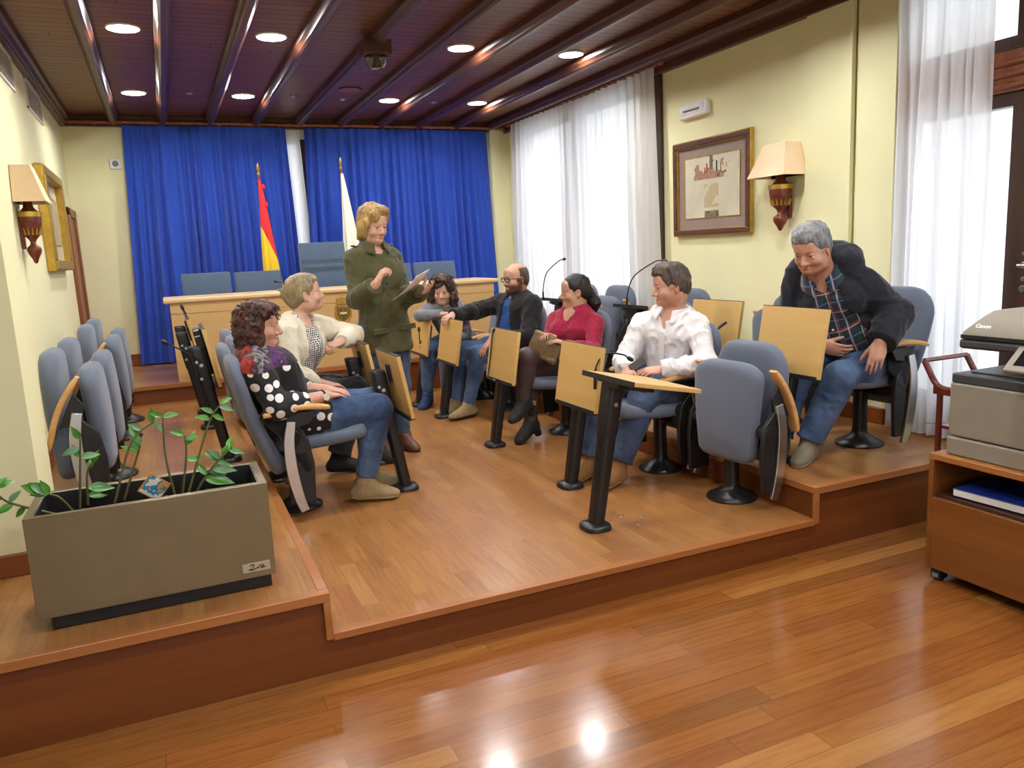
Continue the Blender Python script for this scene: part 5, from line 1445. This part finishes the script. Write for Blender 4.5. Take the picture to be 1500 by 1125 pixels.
for i, (l, u) in enumerate(((.07, .83), (.09, .80), (.075, .76), (.10, .74), (.085, .71), (.105, .70))):
    bb.box(V(b.t(.130-.05*max(0, u-.72), l, u)-nv(O)), (.006, .016, .016), (.3*i, .7, .5*i))
bb.done('brass_badges', MT['gold'], root)
bb = B()
for i in range(8): bb.ball(V(b.t(.150, -.09+.010*i, .545+.006*math.sin(i*2.))-nv(O)), (.005, .006, .004), 6)
bb.done('blue_embroidery', plain('embroidery_blue', sr(60, 130, 140), .7), root)
trousers(b, JEANS_G, root, O, .009, .1, ank=(.97, .97))
shoes(b, plain('brown_leather', sr(96, 58, 36), .5, var=.15), SOLE_D, root, O, .03)
L = [H.e((-.018, 0, .046), (.112, .094, .104), .03), H.e((-.055, 0, -.03), (.062, .084, .085), .03), H.e((-.005, .074, -.01), (.045, .026, .065), .025), H.e((-.01, -.078, -.02), (.052, .030, .075), .025), H.e((.045, .02, .105), (.06, .065, .032), .03),
     H.e((.11, .008, -.035), (.072, .062, .108), .02, 's'), H.e((.0, 0, -.14), (.2, .2, .045), .02, 's')]
L += [H.e((.072, -.045, .072), (.030, .034, .036), .02), H.e((.060, .055, .050), (.026, .020, .05), .02), H.cn((.04, -.08, .03), (.01, -.098, -.06), .022, .010, .02), H.cn((-.02, -.088, .0), (-.03, -.102, -.085), .022, .010, .02), H.cn((.03, .078, .02), (.01, .09, -.045), .018, .008, .02)]
hair(H, L, HM, root, O, strand_disp(H, .006, 9, 85, .003, 30))
# sheet of paper
pc = V((1.445, 4.86, 1.30)); t = thing('paper_sheet', 'white sheet of paper held by the standing woman', 'paper', pc)
A_, B_, C_, D_ = [V(p)-pc for p in ((1.285, 4.80, 1.215), (1.43, 4.98, 1.255), (1.585, 4.93, 1.395), (1.44, 4.75, 1.36))]
nrm = (B_-A_).cross(C_-A_).normalized()
def pf(u, v): q = A_.lerp(B_, v).lerp(D_.lerp(C_, v), u); return q+nrm*(.018*math.sin(PI*u)*(.6+.4*v))
o = B().grid(pf, 16, 10).done('page', plain('copy_paper', sr(232, 222, 226), .8, var=.01), t, 0, 180); s = o.modifiers.new('solid', 'SOLIDIFY'); s.thickness = .0012

# ---- curly haired woman in grey ----------------------------------------------------------------
H = Head((2.19, 6.49, 1.165), (-.42, -.90, -.14), .96)
b = Body(dict(pelvis=(2.38, 6.64, .67), neck=(2.215, 6.545, 1.055), Rsh=(2.065, 6.53, 1.00), Lsh=(2.355, 6.59, 1.00), Relb=(1.955, 6.43, .975), Lelb=(2.375, 6.46, .80),
              Rwr=(2.10, 6.285, .985), Lwr=(2.235, 6.31, .765), Rkn=(2.05, 6.56, .68), Lkn=(2.13, 6.30, .675), Rank=(2.02, 6.58, .25), Lank=(2.14, 6.38, .25),
              Rtoe=(1.93, 6.46, .18), Ltoe=(2.06, 6.22, .18)), fat=.1, arm=.95, hipf=(-.85, -.5, 0))
hd = hand_prims(b.J['Rwr'], (.95, -.2, 0), (0, 0, -1), False, .9, (.3, .3, .3, .3)) + hand_prims(b.J['Lwr'], (-.9, -.3, -.2), (0, 0, -1), True, .9)
root, O = body(b, H, 'person', 'woman with bushy brown curly hair in a grey top, arm on the farthest desk', head_prims(H), hd, S_A)
HM = hair_mat('hair_dark_brown', sr(34, 22, 18), sr(80, 54, 40)); eyes(H, root, O, sr(60, 44, 32), HM, (1, -.2, -.1), .8)
t = NT('grey_knit_with_print'); p = t.pos(); x, y, z = t.sep(p)
n1 = t.noise(t.scale(p, (24, 24, 24)), 1, 2)
pr_ = t.ramp(n1, [(.40, sr(46, 40, 46)), (.52, sr(110, 40, 66)), (.58, sr(40, 36, 44)), (.66, sr(150, 120, 140))], 'CONSTANT')
cen = t.math('LESS_THAN', t.n('VectorMath', {0: t.n('VectorMath', {0: p, 1: tuple(b.t(.12, 0, .50)-nv(O))}, operation='SUBTRACT').outputs[0]}, operation='LENGTH').outputs['Value'], .14)
t.P(col=t.mix(cen, sr(112, 114, 120), pr_), rough=.9, sheen=.2); t.bump(t.noise(p, 300, 2), .2, .003)
L = b.torso()+b.arm_p('R', 1., 1.05)+b.arm_p('L', 1., 1.05)+neck_cut(b, H, .066, .025, .05)+[hem_cut(b, -.1)]+[cuff_cut(b.J[s+'wr'], b.J[s+'wr']-b.J[s+'elb'], .07) for s in 'RL']
cloth_part('sweater', L, t.m, root, O, .010, .007, .005, 12)
trousers(b, JEANS, root, O, .010, .1, ank=(.93, .93)); shoes(b, plain('blue_suede', sr(44, 66, 110), .85), SOLE_D, root, O)
L = [H.e((-.02, 0, .05), (.122, .112, .112), .03), H.e((-.045, 0, -.03), (.09, .125, .10), .04), H.e((-.005, .095, -.05), (.06, .045, .095), .03), H.e((-.005, -.095, -.05), (.06, .045, .095), .03), H.e((.04, 0, .115), (.06, .07, .035), .03),
     H.e((.115, 0, -.035), (.08, .062, .100), .02, 's')]
pq = hair(H, L, HM, root, O, strand_disp(H, .003, 20, 60, .013, 30), .005); curls(pq, H, O, HM, root, 360, .055, .009, 5)

# ---- man with glasses in the black blazer ------------------------------------------------------
H = Head((2.675, 6.0, 1.25), (-.985, -.16, -.02), 1.03)
b = Body(dict(pelvis=(2.67, 6.01, .675), neck=(2.705, 6.03, 1.10), Rsh=(2.625, 6.195, 1.045), Lsh=(2.745, 5.845, 1.035), Relb=(2.355, 6.15, 1.0), Lelb=(2.62, 5.71, .785),
              Rwr=(2.095, 5.99, .995), Lwr=(2.325, 5.735, .80), Rkn=(2.22, 6.09, .69), Lkn=(2.245, 5.85, .675), Rank=(2.115, 6.09, .255), Lank=(2.155, 5.90, .255),
              Rtoe=(1.91, 6.07, .19), Ltoe=(1.96, 5.86, .19)), male=True, fat=.45, arm=1.0)
hd = hand_prims(b.J['Rwr'], (-.85, -.5, -.14), (.1, .1, -1), False, 1., (.55, .6, .65, .7), .03, (.75, .5, .2)) + hand_prims(b.J['Lwr'], (-.72, .05, -.68), (.6, .1, -.75), True, 1., (.2, .25, .3, .3), .08, (.8, .5, .1))
root, O = body(b, H, 'person', 'balding bearded man with glasses in a black blazer, arm stretched out to a desk', head_prims(H, True, .4), hd, S_B, beard=(.13, .09, .08), neckr=.058)
HM = hair_mat('hair_cropped_brown', sr(58, 44, 36), sr(100, 80, 64)); eyes(H, root, O, sr(80, 60, 44), HM)
SHIRT = jeans_mat('denim_shirt', sr(24, 52, 104), sr(52, 92, 156))
cloth_part('shirt', b.torso()+neck_cut(b, H, .066, .02, .06)+[hem_cut(b, -.1)], SHIRT, root, O, .008, .007, .004, 12)
collar(b, H, SHIRT, root, O, .070, .35, .05, .04)
VEL = cloth('black_corduroy', (.012, .011, .012), .3, 200, .85, .15)
L = b.torso()+b.arm_p('R', 1., 1.1)+b.arm_p('L', 1., 1.1)+[cone(b.Rhip, b.Rhip+nv((-.08, .03, -.03)), .13, .12, .05), cone(b.Lhip, b.Lhip+nv((-.08, -.03, -.03)), .13, .12, .05)]
L += neck_cut(b, H, .074, .03)+[open_front(b, .105, .028, 0)]+[cuff_cut(b.J[s+'wr']+unit(b.J[s+'elb']-b.J[s+'wr'])*.0, b.J[s+'wr']-b.J[s+'elb'], .075) for s in 'RL']
cloth_part('blazer', L, VEL, root, O, .020, .007, .005, 9, (1, 1, .6))
trousers(b, JEANS, root, O, .011, .15, ank=(.95, .95)); shoes(b, SUEDE, SOLE_D, root, O, .03)
L = [H.e((-.014, 0, .036), (.1015, .0805, .0905), .02), H.e((-.048, 0, -.028), (.056, .070, .055), .03), H.e((-.030, 0, .004), (.080, .0815, .075), .02), H.e((.085, 0, .03), (.085, .15, .11), .01, 's', roty(-.2)), H.e((.0, 0, .115), (.088, .062, .058), .02, 's'), H.e((-.0, .088, -.012), (.026, .02, .036), .01, 's'), H.e((-.0, -.088, -.012), (.026, .02, .036), .01, 's'), half(H.p(-.03, 0, -.062), H.R@nv((.40, 0, -1)), 'i')]
hair(H, L, HM, root, O, strand_disp(H, .0015, 20, 120))
def glasses(H, root, O):
    Q = lambda x, y, z: V(H.p(x, y, z)-nv(O))
    g = B()
    for s in (-1, 1):
        ring = [Q(.1065-.004*abs(math.cos(a))*(1 if math.cos(a)*s > 0 else 0), s*.034+.0262*math.copysign(abs(math.cos(a))**.75, math.cos(a)), .000+.0185*math.copysign(abs(math.sin(a))**.75, math.sin(a))) for a in [2*PI*i/28 for i in range(29)]]
        g.tube(ring, .0032, 8)
        g.tube([Q(.104, s*.058, .006), Q(.06, s*.077, .006), Q(.0, s*.083, .008), Q(-.012, s*.084, -.004)], .0022, 8)
    g.tube([Q(.107, -.010, .006), Q(.1095, 0, .008), Q(.107, .010, .006)], .0022, 8)
    fr_ = g.done('glasses', plain('dark_acetate', sr(40, 30, 28), .25), root, 0, 60)
    for s in (-1, 1):
        B().prism([(.022*math.cos(2*PI*i/20), .015*math.sin(2*PI*i/20)) for i in range(20)], Q(.106, s*.034, 0), V(H.R[:, 1]*H.s), V(H.R[:, 2]*H.s), .001).done('lens', MT['glass'], fr_)
glasses(H, root, O)

# ---- woman in crimson with crossed legs --------------------------------------------------------
H = Head((2.665, 4.955, 1.175), (-.97, .20, -.02), .96)
b = Body(dict(pelvis=(2.70, 5.0, .665), neck=(2.665, 4.955, 1.03), Rsh=(2.575, 5.085, .97), Lsh=(2.735, 4.815, .955), Relb=(2.47, 5.03, .80), Lelb=(2.635, 4.665, .785),
              Rwr=(2.40, 4.86, .885), Lwr=(2.455, 4.70, .845), Rkn=(2.20, 4.82, .765), Lkn=(2.30, 4.93, .655), Rank=(2.165, 4.83, .46), Lank=(2.235, 4.89, .295),
              Rtoe=(2.03, 4.77, .35), Ltoe=(2.055, 4.82, .165)), fat=.25, bust=1.15, arm=1.05)
hd = hand_prims(b.J['Rwr'], (-.72, -.62, .28), (.2, -.2, -1), False, .88, (.45, .5, .5, .5), .03) + hand_prims(b.J['Lwr'], (-.85, .35, .28), (.15, .1, -1), True, .88, (.3, .35, .4, .4), .03)
root, O = body(b, H, 'person', 'seated woman with a dark ponytail in a crimson blouse, legs crossed', head_prims(H), hd, S_C)
HM = hair_mat('hair_black', sr(16, 13, 14), sr(38, 31, 31)); eyes(H, root, O, sr(50, 36, 26), HM, (1, .1, 0), .9)
CRM = cloth('crimson_crepe', sr(148, 26, 58), .10, 260, .8, .2, .12)
L = b.torso()+b.arm_p('R', .8, 1.05)+b.arm_p('L', .8, 1.05)
for sd in 'RL': hp = b.Rhip if sd == 'R' else b.Lhip; L.append(cone(hp, hp+(b.J[sd+'kn']-hp)*.42, .096, .090, .05))
L += neck_cut(b, H, .066, .025, .08)+[cuff_cut(b.J[s+'elb']+(b.J[s+'wr']-b.J[s+'elb'])*.72, b.J[s+'wr']-b.J[s+'elb'], .08) for s in 'RL']
cloth_part('dress', L, CRM, root, O, .010, .0065, .005, 12, (1, 1, .6))
r_ = B()
pts = [V(b.t(.10+.012*math.sin(k*1.3), (.060-.060*abs(k/6-1))*(-1 if k < 6 else 1)*-1, 1.0-.14*(1-abs(k/6-1)))-nv(O)) for k in range(13)]
TGT = plain('sheer_black_tights', sr(70, 54, 52), .55, var=.1, nscale=6)
trousers(b, TGT, root, O, .005, .02, ank=(1., 1.), amp=0, name='tights')
shoes(b, BOOT, SOLE_D, root, O, .12, .055, name='ankle_boot', k=.92)
L = [H.e((-.015, 0, .042), (.105, .084, .095), .03), H.e((-.048, 0, -.028), (.056, .068, .055), .03), H.e((-.030, 0, .004), (.080, .0815, .075), .02), H.e((-.105, 0, -.02), (.035, .04, .045), .03), H.cn((-.11, .0, -.03), (-.145, -.005, -.095), .040, .046, .03), H.cn((-.145, -.005, -.095), (-.14, -.01, -.165), .046, .018, .03),
     H.e((.116, 0, -.034), (.068, .088, .098), .015, 's'), H.e((.0, .085, -.012), (.026, .02, .036), .01, 's'), H.e((.0, -.085, -.012), (.026, .02, .036), .01, 's'), ]
hair(H, L, HM, root, O, strand_disp(H, .0025, 10, 90, .002, 40))
ear = B()
t = thing('clutch_bag', 'flat brown clutch bag held on the lap of the woman in crimson', 'bag', (2.335, 4.80, .825))
R = frame((-.72, -.66, .18), -.38); Rm = Matrix([list(r) for r in R])
L = [ell((0, 0, 0), (.028, .11, .085), R, .01), cone(R@nv((0, -.09, -.07)), R@nv((0, .09, -.07)), .020, .020, .01), cone(R@nv((0, -.09, .07)), R@nv((0, .09, .07)), .012, .012, .01), cone(R@nv((0, -.095, -.07)), R@nv((0, -.095, .07)), .014, .012, .02), cone(R@nv((0, .095, -.07)), R@nv((0, .095, .07)), .014, .012, .02)]
LE = plain('taupe_leather', sr(112, 90, 60), .45, var=.15, nscale=25, bump=.2)
o = mesh('pouch', build(L, .005, .002, disp=fold_noise(.003, 18)), LE, t, (0, 0, 0))
B().tube([V(R@nv((.0, -.10, .083))), V(R@nv((0, 0, .086))), V(R@nv((0, .10, .083)))], .004, 8).done('zip', MT['brass'], t)

# ---- man in the white shirt --------------------------------------------------------------------
H = Head((2.665, 3.785, 1.245), (-.95, .30, -.10), .99)
b = Body(dict(pelvis=(2.70, 3.84, .675), neck=(2.675, 3.80, 1.085), Rsh=(2.575, 3.945, 1.02), Lsh=(2.745, 3.675, 1.005), Relb=(2.42, 3.93, .81), Lelb=(2.685, 3.485, .82),
              Rwr=(2.335, 3.765, .79), Lwr=(2.465, 3.595, .80), Rkn=(2.225, 3.93, .665), Lkn=(2.40, 3.68, .66), Rank=(2.13, 3.88, .255), Lank=(2.21, 3.69, .255),
              Rtoe=(1.93, 3.80, .19), Ltoe=(2.02, 3.62, .19)), male=True, fat=.1, hipf=(-.9, -.2, 0), wid=.86, arm=.92)
hd = hand_prims(b.J['Lwr'], (-.92, .25, -.02), (.1, .35, -1), True, 1., (.35, .45, .55, .6), .03, (.8, .4, .2)) + hand_prims(b.J['Rwr'], (-.35, -.85, -.1), (.3, -.1, -.9), False, 1., (.5, .6, .6, .6))
root, O = body(b, H, 'person', 'seated dark haired man in a white shirt looking away to the left', head_prims(H, True, .5), hd, S_B, neckr=.060, beard=(.80, .68, .62))
HM = hair_mat('hair_short_brown', sr(44, 36, 32), sr(98, 84, 74)); eyes(H, root, O, sr(80, 70, 60), HM, (1, .1, -.1))
WH = cloth('white_cotton', sr(224, 221, 223), .03, 300, .85, .1, .1)
L = b.torso()+b.arm_p('R', 1., 1.12)+b.arm_p('L', 1., 1.12)+[cone(b.J[s+'elb'], b.J[s+'wr'], .048, .036, .02) for s in 'RL']
L += neck_cut(b, H, .070, .02, .07)+[hem_cut(b, -.12)]+[cuff_cut(b.J[s+'wr'], b.J[s+'wr']-b.J[s+'elb'], .075) for s in 'RL']
cloth_part('shirt', L, WH, root, O, .011, .006, .009, 12, (1, 1, .5))
collar(b, H, WH, root, O, .074, .38, .058, .045)
bb = B(); bb.loft([[V(b.t(.150+.012*math.sin(PI*u), l, u)-nv(O)) for l in (-.016, .016)] + [V(b.t(.140+.012*math.sin(PI*u), l, u)-nv(O)) for l in (.016, -.016)] for u in (.25, .4, .55, .7, .82)]).done('placket', WH, root, .002)
trousers(b, JEANS_G, root, O, .013, .12, ank=(.90, .90), loose=.012)
shoes(b, plain('tan_nubuck', sr(146, 104, 58), .85, var=.12), SOLE, root, O, .07, name='boot')
L = [H.e((-.010, 0, .044), (.103, .084, .096), .03), H.e((-.048, 0, -.028), (.056, .068, .055), .03), H.e((-.030, 0, .004), (.080, .0815, .075), .02), H.e((.035, .0, .108), (.062, .062, .034), .03), H.e((.075, 0, .085), (.03, .05, .026), .02),
     H.e((.105, 0, -.03), (.07, .11, .098), .012, 's'), H.e((.02, .088, -.02), (.034, .022, .04), .01, 's'), H.e((.02, -.088, -.02), (.034, .022, .04), .01, 's'), half(H.p(-.03, 0, -.062), H.R@nv((.40, 0, -1)), 'i')]
hair(H, L, HM, root, O, strand_disp(H, .004, 24, 80, .003, 40))
t = thing('mobile_phone', 'dark mobile phone in the hands of the man in the white shirt', 'phone', (2.355, 3.68, .83))
B().box((0, 0, 0), (.009, .055, .10), (.9, .5, .5)).done('case', MT['black'], t, .003)

# ---- man in the dark jacket (right tier) -------------------------------------------------------
H = Head((3.045, 3.10, 1.425), (-.90, -.32, -.42), 1.0, wide=1.03)
b = Body(dict(pelvis=(3.50, 3.18, .80), neck=(3.155, 3.13, 1.285), Rsh=(3.135, 3.28, 1.20), Lsh=(3.315, 3.02, 1.225), Relb=(3.15, 3.33, .97), Lelb=(3.425, 2.90, 1.075),
              Rwr=(3.095, 3.08, .925), Lwr=(3.275, 2.86, .945), Rkn=(3.06, 3.22, .755), Lkn=(3.15, 3.0, .76), Rank=(2.96, 3.22, .41), Lank=(3.03, 3.08, .41),
              Rtoe=(2.80, 3.15, .34), Ltoe=(2.86, 3.0, .34)), male=True, fat=.7, hipf=(-.9, -.3, 0), leg=1.05, wid=.92)
hd = hand_prims(b.J['Lwr'], (-.42, -.12, -.88), (.55, .55, -.4), True, 1.02, (.25, .3, .35, .4), .015, (.75, .5, .3)) + hand_prims(b.J['Rwr'], (.72, -.62, -.30), (.25, .55, .3), False, 1.0, (.3, .3, .35, .35), .0, (.75, .3, .45))
root, O = body(b, H, 'person', 'grey haired man in a dark jacket and plaid shirt leaning forward on the right tier', head_prims(H, True, 1.0), hd, S_B, floor=H2, neckr=.066, beard=(.84, .68, .60))
HM = hair_mat('hair_grey', sr(86, 86, 90), sr(160, 160, 164)); eyes(H, root, O, sr(60, 44, 32), hair_mat('brow_grey', sr(60, 54, 52), sr(100, 94, 92)), (1, 0, -.45))
t = NT('plaid_flannel'); p = t.pos()
pl = t.n('VectorMath', {0: p, 1: tuple(b.left2)}, operation='DOT_PRODUCT').outputs['Value']; pu = t.n('VectorMath', {0: p, 1: tuple(b.up)}, operation='DOT_PRODUCT').outputs['Value']
def stripe(c, s, off, w):
    f = t.math('FRACT', t.math('ADD', t.math('DIVIDE', s, .105), off)); return t.math('LESS_THAN', f, w)
base = t.mix(t.math('MULTIPLY', stripe(0, pl, .1, .5), .6), sr(28, 40, 64), sr(30, 64, 52)); base = t.mix(t.math('MULTIPLY', stripe(0, pu, .3, .5), .5), base, sr(24, 56, 50))
for s, o_, w_, col in ((pu, .0, .10, sr(130, 40, 56)), (pl, .35, .08, sr(170, 160, 164)), (pl, .75, .10, sr(124, 44, 60)), (pu, .5, .06, sr(90, 116, 150)), (pl, .80, .03, sr(220, 206, 206)), (pu, .03, .03, sr(220, 200, 206))):
    base = t.mix(t.math('MULTIPLY', stripe(0, s, o_, w_), .75), base, col)
t.P(col=base, rough=.9, sheen=.2)
PLD = t.m
cloth_part('plaid_shirt', b.torso()+neck_cut(b, H, .074, .02, .05)+[hem_cut(b, -.08)], PLD, root, O, .012, .0065, .005, 11)
collar(b, H, PLD, root, O, .080, .35, .055, .042)
bb = B()
for u in (.35, .48, .61, .74): bb.ball(V(b.t(.175, -.01, u)-nv(O)), .006, 8)
bb.done('buttons', MT['white'], root)
PRK = cloth('navy_parka', (.016, .017, .026), .25, 160, .8, .15)
L = b.torso()+b.arm_p('R', 1., 1.2)+b.arm_p('L', 1., 1.2)+[cone(b.J[s+'elb'], b.J[s+'elb']+(b.J[s+'wr']-b.J[s+'elb'])*.95, .062, .052, .02) for s in 'RL']
L += [cone(b.Rhip, b.Rhip+nv((.0, .06, -.02)), .14, .13, .06), cone(b.Lhip, b.Lhip+nv((.0, -.06, -.05)), .14, .12, .06)]
hc = b.J['neck']-b.fwd*.045+b.up*.03
for i in range(9):
    a = PI*(i/8)-PI/2; a2 = PI*((i+1)/8)-PI/2
    if i < 8: L.append(cone(hc-b.fwd*.075*math.cos(a)+b.left2*.125*math.sin(a)-b.up*.025*abs(math.sin(a)), hc-b.fwd*.075*math.cos(a2)+b.left2*.125*math.sin(a2)-b.up*.025*abs(math.sin(a2)), .058, .058, .03))
L += neck_cut(b, H, .082, .045)+[open_front(b, .17, .062, .015)]+[cuff_cut(b.J[s+'wr'], b.J[s+'wr']-b.J[s+'elb'], .125) for s in 'RL']
cloth_part('jacket', L, PRK, root, O, .022, .007, .006, 9, (1, 1, .8))
trousers(b, JEANS, root, O, .012, .12, ank=(.95, .95), loose=.006)
shoes(b, plain('grey_suede', sr(128, 118, 98), .9, var=.1), SOLE, root, O, .03)
L = [H.e((-.016, 0, .044), (.106, .0865, .097), .03), H.e((-.048, 0, -.028), (.056, .068, .055), .03), H.e((-.030, 0, .004), (.080, .0815, .075), .02), H.e((.035, .0, .105), (.062, .064, .030), .03), H.e((.07, 0, .085), (.03, .055, .024), .02),
     H.e((.105, 0, -.028), (.07, .11, .096), .012, 's'), H.e((.02, .09, -.02), (.034, .022, .04), .01, 's'), H.e((.02, -.09, -.02), (.034, .022, .04), .01, 's'), half(H.p(-.03, 0, -.062), H.R@nv((.40, 0, -1)), 'i')]
hair(H, L, HM, root, O, strand_disp(H, .004, 30, 90, .003, 40))
# ------------------------------------------------------------------ camera (solved from the photograph's vanishing points)
cam = bpy.data.cameras.new('camera'); co = bpy.data.objects.new('camera', cam); C.objects.link(co)
f_px = 1147.14
cam.sensor_fit = 'HORIZONTAL'; cam.sensor_width = 36; cam.lens = f_px/1500*36; cam.clip_start = .05
Rx, Ry, Rz = (.91357649, -.40379606, -.04823633), (-.11232798, -.13656391, -.98424221), (.39084579, .90459883, -.17011917)
Mc = Matrix((V(Rx), -V(Ry), -V(Rz))).transposed().to_4x4(); Mc.translation = V((0, 0, 1.5))
co.matrix_world = Mc
bpy.context.scene.camera = co
# ------------------------------------------------------------------ daylight
w = bpy.data.worlds.new('daylight'); bpy.context.scene.world = w; w.use_nodes = True
bg = w.node_tree.nodes['Background']; bg.inputs['Color'].default_value = (.93, .97, 1, 1); bg.inputs['Strength'].default_value = 1.35
def portal(loc, rot, sx, sy):
    l = bpy.data.lights.new('portal', 'AREA'); l.shape = 'RECTANGLE'; l.size = sx; l.size_y = sy; l.cycles.is_portal = True
    o = bpy.data.objects.new('portal', l); C.objects.link(o); o.location = loc; o.rotation_euler = rot
portal((XR+.13, (W1[0]+W1[1])/2, (W1[2]+W1[3])/2), (0, PI/2, 0), W1[3]-W1[2], W1[1]-W1[0])
portal((XR+.13, (W2[0]+W2[1])/2, (W2[2]+W2[3])/2), (0, PI/2, 0), W2[3]-W2[2], W2[1]-W2[0])
portal(((WX0+WX1)/2, YB+.13, (WZ0+WZ1)/2), (-PI/2, 0, 0), WX1-WX0, WZ1-WZ0)
portal(((W4[0]+W4[1])/2, -3.73, (W4[2]+W4[3])/2), (PI/2, 0, 0), W4[1]-W4[0], W4[3]-W4[2])  # daylight through the added rear window
sc = bpy.context.scene
sc.view_settings.view_transform = 'Standard'; sc.view_settings.look = 'None'; sc.view_settings.gamma = 1; sc.view_settings.use_curve_mapping = False
sc.view_settings.exposure = 0.75
sc.cycles.use_denoising = True
sc.cycles.max_bounces = 8; sc.cycles.diffuse_bounces = 5; sc.cycles.glossy_bounces = 3; sc.cycles.transparent_max_bounces = 12; sc.cycles.transmission_bounces = 6
sc.cycles.sample_clamp_indirect = 6.0; sc.cycles.caustics_reflective = False; sc.cycles.caustics_refractive = False
